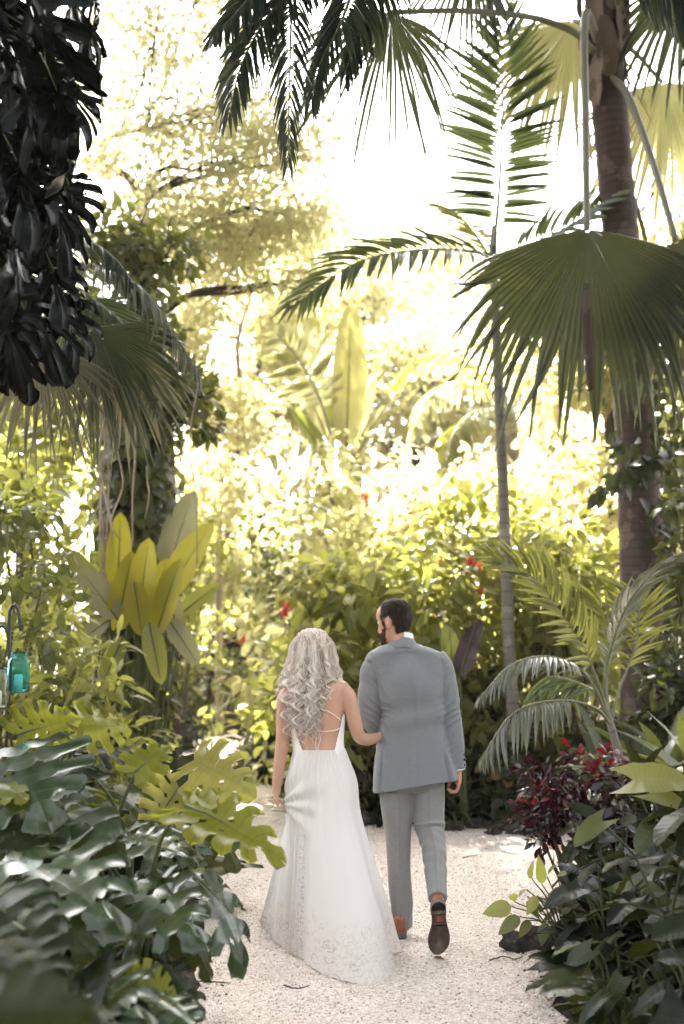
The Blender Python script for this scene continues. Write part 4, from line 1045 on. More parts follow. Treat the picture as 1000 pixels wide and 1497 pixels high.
bed = [
 # label, base, leaves (attach px, tip px, D attach, D tip, normal, template, material, width)
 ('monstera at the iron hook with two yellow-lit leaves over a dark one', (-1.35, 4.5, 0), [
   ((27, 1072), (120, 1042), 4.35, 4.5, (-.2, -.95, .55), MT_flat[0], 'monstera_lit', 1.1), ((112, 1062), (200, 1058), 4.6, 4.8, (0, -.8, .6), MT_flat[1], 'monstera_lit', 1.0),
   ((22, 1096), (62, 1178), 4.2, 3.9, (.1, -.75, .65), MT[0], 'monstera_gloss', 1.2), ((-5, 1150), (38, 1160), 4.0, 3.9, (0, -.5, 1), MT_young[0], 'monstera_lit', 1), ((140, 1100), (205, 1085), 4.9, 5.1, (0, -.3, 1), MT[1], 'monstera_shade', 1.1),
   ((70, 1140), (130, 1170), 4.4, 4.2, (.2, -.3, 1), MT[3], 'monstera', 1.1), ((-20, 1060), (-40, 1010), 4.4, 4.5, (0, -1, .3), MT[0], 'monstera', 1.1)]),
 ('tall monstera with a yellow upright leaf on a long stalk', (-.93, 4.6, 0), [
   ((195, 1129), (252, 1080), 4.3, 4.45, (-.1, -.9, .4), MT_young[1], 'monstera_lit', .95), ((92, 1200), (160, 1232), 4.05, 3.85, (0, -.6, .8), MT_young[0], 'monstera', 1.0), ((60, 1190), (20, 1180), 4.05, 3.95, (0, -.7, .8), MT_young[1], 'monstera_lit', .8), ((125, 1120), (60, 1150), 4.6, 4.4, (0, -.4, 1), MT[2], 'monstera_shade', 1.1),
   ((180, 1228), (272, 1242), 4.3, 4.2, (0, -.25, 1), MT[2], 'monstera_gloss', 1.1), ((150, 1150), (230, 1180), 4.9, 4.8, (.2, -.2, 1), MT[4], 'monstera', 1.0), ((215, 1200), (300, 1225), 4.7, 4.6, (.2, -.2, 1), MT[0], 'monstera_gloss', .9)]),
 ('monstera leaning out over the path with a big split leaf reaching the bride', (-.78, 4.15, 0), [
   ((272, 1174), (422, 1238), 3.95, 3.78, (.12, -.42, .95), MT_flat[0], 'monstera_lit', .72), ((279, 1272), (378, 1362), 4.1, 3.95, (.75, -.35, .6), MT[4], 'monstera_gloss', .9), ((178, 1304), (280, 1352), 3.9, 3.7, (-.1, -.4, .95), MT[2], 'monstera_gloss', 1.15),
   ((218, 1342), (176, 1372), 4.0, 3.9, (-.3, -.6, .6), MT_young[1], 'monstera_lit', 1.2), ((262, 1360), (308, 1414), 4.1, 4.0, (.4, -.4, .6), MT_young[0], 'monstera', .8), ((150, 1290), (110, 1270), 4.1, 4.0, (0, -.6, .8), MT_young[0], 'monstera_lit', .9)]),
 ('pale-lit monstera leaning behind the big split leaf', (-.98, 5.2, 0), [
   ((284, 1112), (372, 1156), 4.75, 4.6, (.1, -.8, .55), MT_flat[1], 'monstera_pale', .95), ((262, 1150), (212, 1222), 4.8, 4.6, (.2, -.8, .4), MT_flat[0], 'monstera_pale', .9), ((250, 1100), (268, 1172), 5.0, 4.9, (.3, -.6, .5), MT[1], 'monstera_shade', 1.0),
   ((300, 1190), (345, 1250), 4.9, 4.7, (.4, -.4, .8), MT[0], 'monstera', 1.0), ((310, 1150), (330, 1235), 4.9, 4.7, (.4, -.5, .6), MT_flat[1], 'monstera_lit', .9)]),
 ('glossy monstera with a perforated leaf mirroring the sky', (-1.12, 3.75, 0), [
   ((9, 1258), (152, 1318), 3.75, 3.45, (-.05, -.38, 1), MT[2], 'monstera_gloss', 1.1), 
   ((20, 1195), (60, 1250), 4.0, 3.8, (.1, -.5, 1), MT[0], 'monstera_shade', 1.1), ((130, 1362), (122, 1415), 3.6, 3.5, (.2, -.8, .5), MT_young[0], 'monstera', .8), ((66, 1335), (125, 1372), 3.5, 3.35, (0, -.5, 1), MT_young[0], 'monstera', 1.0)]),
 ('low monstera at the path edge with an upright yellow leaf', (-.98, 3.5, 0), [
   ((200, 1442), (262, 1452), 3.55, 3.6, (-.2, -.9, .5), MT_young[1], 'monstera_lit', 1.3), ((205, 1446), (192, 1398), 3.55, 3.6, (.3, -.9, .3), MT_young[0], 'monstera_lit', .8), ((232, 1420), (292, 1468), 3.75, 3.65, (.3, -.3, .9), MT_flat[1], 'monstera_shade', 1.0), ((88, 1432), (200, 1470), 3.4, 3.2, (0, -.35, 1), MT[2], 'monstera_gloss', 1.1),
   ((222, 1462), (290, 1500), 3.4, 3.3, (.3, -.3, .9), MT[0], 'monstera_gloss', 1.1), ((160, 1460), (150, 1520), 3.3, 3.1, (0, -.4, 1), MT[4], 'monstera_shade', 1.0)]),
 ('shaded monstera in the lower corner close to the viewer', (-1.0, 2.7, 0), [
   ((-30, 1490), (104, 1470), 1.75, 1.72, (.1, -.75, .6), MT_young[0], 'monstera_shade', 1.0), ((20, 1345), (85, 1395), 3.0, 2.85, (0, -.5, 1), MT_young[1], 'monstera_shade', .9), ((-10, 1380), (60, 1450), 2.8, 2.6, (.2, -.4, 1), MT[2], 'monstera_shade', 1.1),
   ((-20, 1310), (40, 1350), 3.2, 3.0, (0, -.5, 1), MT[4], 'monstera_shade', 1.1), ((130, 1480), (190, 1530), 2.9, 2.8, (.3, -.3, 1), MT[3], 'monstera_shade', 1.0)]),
]
for lb, base, lv in bed:
    root = thing('monstera', lb, 'plant', base, 'monsteras in the left bed')
    base = np.array(base)
    cb = MB()
    for k in range(3): tube(cb, spline([base + rng.normal(0, .05, 3) * [1, 1, 0], base + np.array([rng.normal(0, .1), rng.normal(0, .05), .08]), base + np.array([rng.normal(0, .08), rng.normal(0, .08), .16])], 10), np.linspace(.016, .01, 10), 8)
    cb.build('stem', M['stem_brown'], root)
    ref = None
    for (a, b, Da, Db, n, tp, mt, w) in lv:
        A, B = P(*a, Da), P(*b, Db)
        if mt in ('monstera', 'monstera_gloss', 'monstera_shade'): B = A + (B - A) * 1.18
        mleaf(root, A, B, n, tp, mt, base + np.array([rng.normal(0, .06), rng.normal(0, .06), min(.22, A[2] * .4)]), w)
    for k in range(2):   # under leaves that fill the inside of the bed
        th = rng.uniform(0, 6.28); h = rng.uniform(.08, .34); o = np.array([math.cos(th), math.sin(th), 0])
        A = base + o * rng.uniform(.08, .22) + np.array([0, 0, h]); B = A + o * rng.uniform(.28, .4) + np.array([0, 0, rng.uniform(-.2, 0)])
        if B[0] > -.62: continue
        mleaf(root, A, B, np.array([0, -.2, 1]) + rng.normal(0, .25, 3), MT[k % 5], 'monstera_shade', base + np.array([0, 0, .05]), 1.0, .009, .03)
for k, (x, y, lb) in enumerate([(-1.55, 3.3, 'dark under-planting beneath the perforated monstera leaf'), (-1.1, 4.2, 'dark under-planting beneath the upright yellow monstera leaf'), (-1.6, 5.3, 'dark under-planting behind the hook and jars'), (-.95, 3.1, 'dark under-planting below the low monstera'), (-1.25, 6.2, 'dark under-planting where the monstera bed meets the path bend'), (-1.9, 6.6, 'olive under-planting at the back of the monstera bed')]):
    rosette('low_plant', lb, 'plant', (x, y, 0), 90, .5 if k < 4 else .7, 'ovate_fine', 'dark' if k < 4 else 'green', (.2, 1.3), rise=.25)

# ---------------------------------------------------------------- climbing monstera filling the upper left
ct = thing('old_tree', 'dark trunk at the left edge carrying the climbing monstera', 'tree', (-2.2, 4.3, 0))
tb = MB(); tube(tb, spline([(-2.2, 4.35, -.05), (-2.15, 4.3, 2), (-2.05, 4.3, 4), (-1.95, 4.3, 6)], 30), np.linspace(.2, .15, 30), 12); tb.build('trunk', M['bark_dark'], ct)
cm = thing('climbing_monstera', 'mass of climbing monstera leaves coloured shade-black hanging in the upper corner', 'plant', (-1.95, 4.1, 0))
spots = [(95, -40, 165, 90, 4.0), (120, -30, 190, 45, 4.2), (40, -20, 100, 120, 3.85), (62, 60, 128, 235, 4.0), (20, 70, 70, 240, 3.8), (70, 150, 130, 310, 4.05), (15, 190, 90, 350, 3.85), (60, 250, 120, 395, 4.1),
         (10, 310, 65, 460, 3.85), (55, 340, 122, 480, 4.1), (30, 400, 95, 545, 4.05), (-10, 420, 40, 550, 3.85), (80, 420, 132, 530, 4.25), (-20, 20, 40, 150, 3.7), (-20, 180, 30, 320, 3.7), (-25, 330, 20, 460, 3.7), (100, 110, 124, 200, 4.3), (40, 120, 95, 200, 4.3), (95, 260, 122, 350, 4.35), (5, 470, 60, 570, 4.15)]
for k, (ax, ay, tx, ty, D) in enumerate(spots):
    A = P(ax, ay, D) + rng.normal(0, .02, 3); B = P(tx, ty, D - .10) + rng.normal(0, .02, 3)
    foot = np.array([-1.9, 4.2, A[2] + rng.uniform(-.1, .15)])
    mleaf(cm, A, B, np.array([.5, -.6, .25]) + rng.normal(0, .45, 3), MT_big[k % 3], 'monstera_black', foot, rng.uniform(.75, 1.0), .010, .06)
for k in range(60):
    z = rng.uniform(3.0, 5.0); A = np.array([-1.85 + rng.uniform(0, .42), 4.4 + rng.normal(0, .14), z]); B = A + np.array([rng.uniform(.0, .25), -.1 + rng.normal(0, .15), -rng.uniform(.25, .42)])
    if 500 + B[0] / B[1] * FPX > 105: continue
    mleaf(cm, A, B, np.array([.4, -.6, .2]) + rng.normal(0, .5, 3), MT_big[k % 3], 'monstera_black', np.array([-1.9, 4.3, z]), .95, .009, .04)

# ---------------------------------------------------------------- arrowhead bed on the right
AR = ['arrow', 'arrow2']
rbed = [
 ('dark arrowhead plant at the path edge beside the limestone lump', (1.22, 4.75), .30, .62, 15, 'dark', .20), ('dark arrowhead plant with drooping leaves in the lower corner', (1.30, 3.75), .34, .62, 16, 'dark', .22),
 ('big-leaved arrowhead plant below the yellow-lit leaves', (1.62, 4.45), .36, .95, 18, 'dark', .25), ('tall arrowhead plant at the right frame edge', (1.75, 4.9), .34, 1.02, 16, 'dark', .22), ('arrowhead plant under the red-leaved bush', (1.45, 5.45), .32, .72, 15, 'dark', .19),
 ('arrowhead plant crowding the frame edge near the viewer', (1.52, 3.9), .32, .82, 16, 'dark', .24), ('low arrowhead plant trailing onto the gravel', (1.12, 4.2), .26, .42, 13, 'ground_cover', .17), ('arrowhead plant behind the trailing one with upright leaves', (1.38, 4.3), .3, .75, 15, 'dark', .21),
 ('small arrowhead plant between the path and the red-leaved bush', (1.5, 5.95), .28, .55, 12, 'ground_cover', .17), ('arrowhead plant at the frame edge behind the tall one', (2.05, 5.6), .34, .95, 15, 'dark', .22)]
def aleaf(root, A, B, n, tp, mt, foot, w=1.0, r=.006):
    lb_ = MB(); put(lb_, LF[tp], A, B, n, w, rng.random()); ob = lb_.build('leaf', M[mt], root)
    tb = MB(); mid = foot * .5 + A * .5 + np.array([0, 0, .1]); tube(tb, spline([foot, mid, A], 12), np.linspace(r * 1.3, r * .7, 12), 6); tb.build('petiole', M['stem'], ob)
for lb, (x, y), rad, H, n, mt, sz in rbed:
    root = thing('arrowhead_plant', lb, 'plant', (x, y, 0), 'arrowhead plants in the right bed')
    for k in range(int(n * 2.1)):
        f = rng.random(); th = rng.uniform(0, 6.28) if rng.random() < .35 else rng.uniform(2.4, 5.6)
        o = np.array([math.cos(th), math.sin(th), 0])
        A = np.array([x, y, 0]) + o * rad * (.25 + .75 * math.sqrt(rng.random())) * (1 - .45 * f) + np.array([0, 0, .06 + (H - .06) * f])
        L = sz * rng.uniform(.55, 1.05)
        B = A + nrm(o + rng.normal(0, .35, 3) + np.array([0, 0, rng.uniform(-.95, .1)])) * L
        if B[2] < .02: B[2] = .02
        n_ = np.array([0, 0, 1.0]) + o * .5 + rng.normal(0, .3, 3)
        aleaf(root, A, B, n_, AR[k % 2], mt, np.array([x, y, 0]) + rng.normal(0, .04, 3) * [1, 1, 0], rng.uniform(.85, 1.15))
yl = thing('arrowhead_plant', 'arrowhead plant with yellow-green lit leaves above the dark bed', 'plant', (1.75, 5.2, 0), 'arrowhead plants in the right bed')
for a, b, D, mt, w in [((925, 1140), (1010, 1130), 5.0, 'lime', 1.4), ((950, 1160), (1005, 1172), 5.0, 'lime', 1.2), ((880, 1200), (840, 1225), 5.1, 'olive', 1.0), ((960, 1205), (930, 1235), 5.0, 'green', 1.2), ((905, 1310), (965, 1292), 4.5, 'olive', 1.3), ((915, 1330), (985, 1310), 4.4, 'olive', 1.2)]:
    A = P(*a, D); aleaf(yl, A, P(*b, D - .1), (-.1, -.55, .8), 'arrow', mt, np.array([1.75, 5.2, 0]), w)
sg = thing('trailing_plant', 'light green lobed-leaf sprig reaching over the path from the dark bed', 'plant', (1.1, 5.05, 0))
for k, (ax, ay, tx, ty, w) in enumerate([(748, 1325, 710, 1333, 1), (752, 1318, 748, 1300, .9), (778, 1285, 772, 1252, .7), (792, 1292, 790, 1256, .7), (800, 1282, 806, 1262, 1), (815, 1280, 832, 1272, .9), (770, 1300, 757, 1305, .8), (785, 1310, 772, 1335, .9), (800, 1320, 815, 1290, .9), (760, 1340, 730, 1362, .9), (775, 1345, 760, 1368, .9), (790, 1335, 775, 1300, .9), (812, 1310, 840, 1300, 1), (820, 1330, 850, 1345, 1), (798, 1350, 790, 1380, 1), (770, 1318, 790, 1340, .9)]):
    D = 4.95 + rng.normal(0, .05); A = P(ax, ay, D)
    aleaf(sg, A, P(tx, ty, D - .05), np.array([-.2, -.6, .7]) + rng.normal(0, .4, 3), 'ovate_fine', 'lime' if k < 8 else 'olive', np.array([1.1, 5.05, .0]), 1.1 * w, .004)
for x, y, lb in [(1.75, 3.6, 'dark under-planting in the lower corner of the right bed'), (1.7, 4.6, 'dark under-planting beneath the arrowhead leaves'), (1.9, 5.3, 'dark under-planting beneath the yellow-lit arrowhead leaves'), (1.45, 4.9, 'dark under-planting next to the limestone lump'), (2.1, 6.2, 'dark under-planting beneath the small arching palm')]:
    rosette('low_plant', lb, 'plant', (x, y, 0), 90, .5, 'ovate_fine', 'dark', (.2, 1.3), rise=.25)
# ================================================================ the couple
def ZP(zx, zy, Y): return P(360 + zx / 2.4944, 860 + zy / 2.495, Y)
def row(zy, zl, zr, Y, hd, m=72, pw=.85, dy=0.0):
    a, b = ZP(zl, zy, Y), ZP(zr, zy, Y)
    th = np.linspace(0, 2 * np.pi, m, endpoint=False)
    c, s = np.cos(th), np.sin(th)
    x = (a[0] + b[0]) / 2 + (b[0] - a[0]) / 2 * np.sign(c) * np.abs(c)**pw
    y = Y + hd * np.sign(s) * np.abs(s)**pw
    return np.stack([x, y, np.full(m, a[2])], 1)
def dens(rows, n):
    """spline the row table itself so that many rings come out of a few"""
    return spline(np.array(rows, float), n)
def limb_m(mb, pts, sides=18, n=40):
    """pts rows: x, y, z, r_side, r_up"""
    p = spline(np.array(pts, float), n); tube(mb, p[:, :3], p[:, 3:5] if p.shape[1] > 4 else p[:, 3], sides)
def zl(rows):
    """rows (zx, zy, Y, r) -> x, y, z, r"""
    return [(*ZP(a, b, Y), r) for a, b, Y, r in rows]

HEAD = np.array([(-.122, .045, .080, .016), (-.110, .010, .099, .036), (-.088, -.030, .103, .052), (-.062, -.056, .100, .061), (-.035, -.078, .099, .067), (-.008, -.091, .098, .072), (.018, -.098, .094, .075), (.042, -.100, .099, .077), (.068, -.096, .094, .075), (.092, -.080, .074, .065), (.110, -.052, .042, .047), (.120, -.018, .006, .014)])
def head_rings(off=0.0, n=44, m=56):
    t = spline(HEAD, n); th = np.linspace(0, 2 * np.pi, m, endpoint=False)
    z, yb, yf, w = t.T
    c, s = np.cos(th)[None], np.sin(th)[None]
    x = (w[:, None] + off) * np.sign(c) * np.abs(c)**.9
    ym = ((yb + yf) / 2)[:, None]; hy = ((yf - yb) / 2)[:, None] + off
    y = ym + hy * np.sign(s) * np.abs(s)**.95
    zz = z[:, None] + 0 * x + off * np.sign(z)[:, None] * np.clip(np.abs(z) / .12, 0, 1)[:, None]**2
    fr = s > .2
    g = lambda a, b, sa, sb: np.exp(-((x - a) / sa)**2 - ((zz - b) / sb)**2) * fr
    y = y + .024 * g(0, -.030, .011, .017) + .014 * g(0, -.004, .009, .02) - .012 * g(.031, .016, .018, .013) - .012 * g(-.031, .016, .018, .013) + .006 * g(0, -.062, .022, .007) - .004 * g(0, -.075, .02, .006) + .006 * g(0, -.105, .02, .015) + .004 * g(0, .036, .05, .010)
    return np.stack([x, y, zz], -1)
def rotm(yaw, pitch=0.0, roll=0.0):
    return np.array(Matrix.Rotation(yaw, 3, 'Z') @ Matrix.Rotation(roll, 3, 'Y') @ Matrix.Rotation(pitch, 3, 'X'))
def add_head(mb, c, R, s=1.0):
    rings(mb, head_rings() * s @ R.T + c)
    for sx in (-1, 1):
        ellipsoid(mb, np.array([sx * .078, -.008, -.004]) * s @ R.T + c, np.array([.011, .020, .034]) * s, R @ rotm(-sx * .35, .15), 14, 10)
        ellipsoid(mb, np.array([sx * .076, .000, -.030]) * s @ R.T + c, np.array([.010, .011, .014]) * s, R, 10, 8)
def finger(mb, pts, r0, r1):
    p = spline(np.array(pts, float), 14); tube(mb, p, np.linspace(r0, r1, 14), 9)
    ellipsoid(mb, p[-1], (r1, r1, r1), nu=8, nv=6); ellipsoid(mb, p[0], (r0, r0, r0), nu=8, nv=6)

def cloth_mat(name, c, dark, weave=900, rough=.85):
    m, nt, out = newmat(name)
    co = objco(nt)
    mp = nt.nodes.new('ShaderNodeMapping'); mp.inputs['Scale'].default_value = (1, 1, .12); nt.links.new(co, mp.inputs[0])
    mp2 = nt.nodes.new('ShaderNodeMapping'); mp2.inputs['Scale'].default_value = (.12, .12, 1); nt.links.new(co, mp2.inputs[0])
    n1 = noise(nt, weave * .35, 3, mp.outputs[0]); n2 = noise(nt, weave * .35, 3, mp2.outputs[0])
    f = math_(nt, 'ADD', math_(nt, 'MULTIPLY', n1, .5), math_(nt, 'MULTIPLY', n2, .5))
    col = mixc(nt, f, dark, c)
    wr = noise(nt, 9, 3, co)
    h = math_(nt, 'ADD', math_(nt, 'MULTIPLY', f, .12), wr)
    nt.links.new(principled(nt, col, rough, .25, bump(nt, h, .35, .012), **{'Sheen Weight': .25, 'Sheen Roughness': .4}).outputs[0], out.inputs[0])
    return m
SUIT = cloth_mat('grey_wool', (.235, .243, .26), (.12, .125, .135))
TROUSER = cloth_mat('warm_grey_wool', (.285, .28, .283), (.15, .147, .148))
def skin_mat(name, c):
    m, nt, out = newmat(name)
    n1 = noise(nt, 25, 4, objco(nt)); n2 = noise(nt, 300, 2, objco(nt))
    col = mixc(nt, n1, tuple(x * .9 for x in c), (min(1, c[0] * 1.1), c[1] * 1.0, c[2] * .95))
    p = principled(nt, col, .42, .4, bump(nt, n2, .15, .001))
    p.inputs['Subsurface Weight'].default_value = .25; p.inputs['Subsurface Radius'].default_value = (.02, .008, .004); p.inputs['Subsurface Scale'].default_value = .5
    nt.links.new(p.outputs[0], out.inputs[0]); return m
SKIN_M = skin_mat('fair_skin', (.50, .27, .19)); SKIN_W = skin_mat('tanned_skin', (.50, .305, .225))
SHIRT = plain_mat('white_cotton', (.78, .78, .78), .8, .2, .05)
BROWN = plain_mat('tan_leather', (.26, .095, .035), .28, .6, .35, 30, .1)
SOLE = plain_mat('worn_sole_leather', (.12, .085, .065), .7, .3, .5, 60, .4)
SHANK = plain_mat('polished_sole_waist', (.24, .10, .045), .45, .4, .3, 40, .2)
RUBBER = plain_mat('black_heel_rubber', (.022, .022, .024), .6, .3, .3, 80, .3)
RUBBER2 = plain_mat('dusty_heel_block', (.17, .13, .105), .8, .2, .4, 90, .4)
BLACK = plain_mat('black_button', (.012, .012, .014), .35, .5, .1)

# ---------------------------------------------------------------- the man
YM = 5.72
HM = P(577, 909, 5.70); RM = rotm(R_(54), R_(-13))
root_m = thing('person', 'man in a grey suit and tan shoes walking away, head turned towards the bride', 'person', (HM[0] + .02, YM, 0))
mb = MB()
add_head(mb, HM, RM, 1.03)
nk = HM + np.array([.018, -.012, -.06])
limb_m(mb, [(*nk, .052), (*(nk + [.008, .0, -.06]), .054), (*(nk + [.012, .0, -.12]), .062), (*(nk + [.014, .01, -.19]), .075)])
tr = dens([(215, 520, 640, YM, .06), (240, 450, 705, YM, .09), (300, 470, 715, YM, .11), (420, 500, 712, YM, .11), (520, 505, 715, YM, .105), (620, 500, 725, YM, .10), (690, 515, 705, YM, .085), (725, 530, 690, YM, .06)], 40)
rings(mb, [row(*r) for r in tr])
legL = [(552, 735, 5.74, .066), (553, 850, 5.77, .068), (556, 905, 5.78, .055), (558, 1000, 5.77, .050), (563, 1100, 5.76, .044), (570, 1200, 5.75, .034), (573, 1245, 5.75, .036)]
legR = [(660, 725, 5.73, .066), (664, 820, 5.73, .064), (668, 885, 5.71, .056), (682, 960, 5.60, .050), (690, 1050, 5.47, .043), (696, 1120, 5.36, .034), (700, 1150, 5.33, .034)]
limb_m(mb, zl(legL)); limb_m(mb, zl(legR))
armR = [(690, 262, YM, .056), (722, 320, YM, .05), (738, 400, YM, .047), (752, 480, YM, .043), (762, 560, YM, .040), (769, 625, YM + .01, .033), (773, 668, YM + .01, .029)]
limb_m(mb, zl(armR))
armL = [(468, 262, YM, .056), (458, 330, YM, .05), (452, 430, YM, .045), (457, 490, YM + .02, .043), (478, 508, YM + .1, .04), (510, 495, YM + .2, .034), (545, 480, YM + .28, .028)]
limb_m(mb, zl(armL))
# right hand: relaxed, curled
w0 = ZP(773, 660, YM + .01)
hp_ = spline([(*w0, .021, .029), (*ZP(774, 685, YM + .01), .019, .037), (*ZP(773, 706, YM + .01), .018, .041), (*ZP(772, 716, YM + .01), .014, .038)], 12)
tube(mb, hp_[:, :3], hp_[:, 3:5], 14, up=(0, 1, 0.05))
for k, (dy, ln, ex) in enumerate([(-.030, .82, 0), (-.010, .95, 2), (.012, 1.0, 3), (.033, .92, 1)]):
    Y = YM + .01 + dy
    finger(mb, [ZP(774 - k, 708, Y), ZP(775 - k, 722 + ex, Y - .002), ZP(768 - k, 738 + ex, Y - .004), ZP(752 - 2 * k, 741 + ex, Y - .006), ZP(741 - 2 * k, 733 + ex, Y - .004)], .0095 * ln + .0006, .0078 * ln)
Y = YM + .035
finger(mb, [ZP(765, 682, Y), ZP(752, 692, Y + .012), ZP(742, 706, Y + .012), ZP(738, 722, Y + .005)], .0115, .0085)
# left hand resting in front
hl = ZP(545, 480, YM + .28)
hp2 = spline([(*hl, .028, .021), (*(hl + [.05, .03, .01]), .038, .018), (*(hl + [.09, .05, .012]), .036, .014)], 10)
tube(mb, hp2[:, :3], hp2[:, 3:5], 12)
for k in range(4):
    a0 = hl + np.array([.085 - .004 * k, .06 - .02 * k + .01, .012]); finger(mb, [a0, a0 + [.03, .01, .002], a0 + [.05, .012, -.012], a0 + [.055, .01, -.03]], .009, .0075)
finger(mb, [hl + [.03, .06, .015], hl + [.05, .075, .01], hl + [.08, .085, -.002]], .011, .0085)
body = mb.build('body', SKIN_M, root_m); remesh(body, .0042, 5)
eyem = plain_mat('eye_white', (.6, .58, .56), .2, .6, .05); iris = plain_mat('brown_iris', (.05, .025, .012), .2, .6, .05)
def eyes(root, c, R, s):
    for sx in (-1, 1):
        e = MB(); ellipsoid(e, np.array([sx * .031, .078, .014]) * s @ R.T + c, np.array([.0125] * 3) * s, R, 14, 10)
        eo = e.build('eye', eyem, root)
        e = MB(); ellipsoid(e, np.array([sx * .031, .0885, .014]) * s @ R.T + c, np.array([.0055, .0025, .0055]) * s, R, 10, 8); e.build('iris', iris, eo)
eyes(root_m, HM, RM, 1.03)

def hair_shell(root, name, c, R, s, off, mask, mat, seed=0, tuft=0, tlen=.02, tdir=(0, -.3, -1)):
    ra = np.random.default_rng(seed)
    H = head_rings(off, 70, 90); n, m = H.shape[:2]
    nz = .0016 * np.sin(H[..., 0] * 260 + H[..., 2] * 90) + ra.normal(0, .0006, (n, m))
    keep = mask(H[..., 0], H[..., 1], H[..., 2])
    edge = H * (1 + nz[..., None] / .09)
    i = np.arange(n - 1)[:, None] * m; j = np.arange(m)[None]; k = (j + 1) % m
    Q = np.stack([i + j, i + k, i + m + k, i + m + j], -1).reshape(-1, 4)
    Q = Q[keep.reshape(-1)[Q].all(1)]
    V = edge.reshape(-1, 3)
    used = np.unique(Q); mp = -np.ones(len(V), int); mp[used] = np.arange(len(used))
    mb = MB(); mb.add(V[used] * s @ R.T + c, mp[Q], None, np.stack([V[used][:, 2], V[used][:, 0], ra.random(len(used))], 1))
    if tuft:
        pick = used[ra.integers(0, len(used), tuft)]
        p = V[pick] + ra.normal(0, .002, (tuft, 3)); nn = nrm(p)
        d = np.array(tdir, float) + ra.normal(0, .25, (tuft, 3)); d = nrm(d - (d * nn).sum(1, keepdims=True) * nn * .92)
        mb.inst(leaf('lance', .09, 4, 1, .1, .1), p * s @ R.T + c, np.einsum('ij,njk->nik', R, frames(d, nn)), tlen * ra.uniform(.6, 1.2, tuft), ra.random(tuft))
    return mb.build(name, mat, root)
def hair_mat(name, stops, rough=.4, spec=.4, tr=0.0):
    m, nt, out = newmat(name)
    u, v, r = luv(nt)
    col = ramp(nt, r, stops)
    sh = principled(nt, col, rough, spec).outputs[0]
    if tr:
        tl = nt.nodes.new('ShaderNodeBsdfTranslucent'); nt.links.new(col, tl.inputs[0]); mx = nt.nodes.new('ShaderNodeMixShader'); mx.inputs[0].default_value = tr
        nt.links.new(sh, mx.inputs[1]); nt.links.new(tl.outputs[0], mx.inputs[2]); sh = mx.outputs[0]
    nt.links.new(sh, out.inputs[0]); return m
HAIR_M = hair_mat('dark_brown_hair', [(0, (.007, .0045, .0035)), (1, (.045, .027, .019))], .6, .2)
def m_hair(x, y, z):
    top = (z > .045) & (y < .038 + .5 * (z - .1) - .25 * np.abs(x))
    side = (z > .012 - .2 * np.clip(-y - .02, 0, 1) * 4) & (y < .03)
    back = (y < -.022) & (z > -.078)
    return (top | side | back) & ~((np.abs(x) > .06) & (y > -.03) & (z < .026) & (y < .022)) | ((z > -.032) & (z < .05) & (y > .022) & (y < .040) & (np.abs(x) > .05))
hair_shell(root_m, 'hair', HM, RM, 1.03, .004, m_hair, HAIR_M, 1, 5200, .024)
def m_beard(x, y, z):
    return ((z < -.030) & (y > .022 - .3 * (z + .03)) & ~((np.abs(x) < .022) & (z > -.074) & (z < -.05) & (y > .06)) & ~((z > -.055) & (y > .058) & (z > -.046)) & (z > -.121))
BEARD_M = hair_mat('short_brown_beard', [(0, (.02, .011, .007)), (1, (.06, .034, .022))], .7, .15)
hair_shell(root_m, 'beard', HM, RM, 1.03, .002, m_beard, BEARD_M, 2, 1500, .007, (0, .2, -1))

# jacket
mb = MB()
jt = dens([(197, 520, 612, YM + .01, .065), (208, 496, 640, YM + .005, .085), (226, 462, 690, YM, .105), (246, 446, 716, YM, .120), (300, 452, 724, YM, .138), (360, 474, 724, YM, .146), (430, 487, 724, YM, .138), (500, 488, 726, YM, .130), (560, 480, 738, YM, .132), (620, 470, 752, YM, .142), (680, 464, 766, YM, .150), (712, 463, 770, YM, .152)], 90)
rg = np.array([row(*r, 144, .8) for r in jt])
th = np.linspace(0, 2 * np.pi, 144, endpoint=False)
tt = np.linspace(0, 1, 90)[:, None]
cen = rg.mean(1, keepdims=True); dirv = rg - cen; dirn = dirv / np.linalg.norm(dirv, axis=2, keepdims=True)
def angd(a): return np.abs((th - a + np.pi) % (2 * np.pi) - np.pi)
back = 1.5 * np.pi
disp = -.005 * np.exp(-(angd(back) / .03)**2)[None] * (tt > .04)
for a in (back - .92, back + .86):
    disp = disp - .034 * np.exp(-((angd(a) - .015) / .03)**2)[None] * np.clip((tt - .74) / .1, 0, 1) + .012 * np.exp(-(((th - a) % (2 * np.pi)) / .18)**2)[None] * np.clip((tt - .74) / .1, 0, 1)
xx = rg[..., 0]; zz = rg[..., 2]
u = (xx - cen[..., 0]); 
fold = .0055 * np.sin((u * 16 + tt * 17) + .5) * 4.2 * np.exp(-((tt - .30) / .14)**2) * np.exp(-((u + .08) / .11)**2)
fold += .0045 * np.sin((-u * 15 + tt * 15) + 1.2) * 4.2 * np.exp(-((tt - .30) / .15)**2) * np.exp(-((u - .08) / .1)**2)
fold += .008 * np.sin(tt * 44 + u * 10) * np.exp(-((tt - .57) / .08)**2) + .004 * np.sin(u * 30 + 1) * np.clip((tt - .62) / .3, 0, 1)
rg = rg + dirn * (disp + fold)[..., None]
rg[..., 2] += np.clip((tt - .8) / .2, 0, 1) * ((u) * .16 - .012 * np.cos(th)[None]**2)
rings(mb, rg)
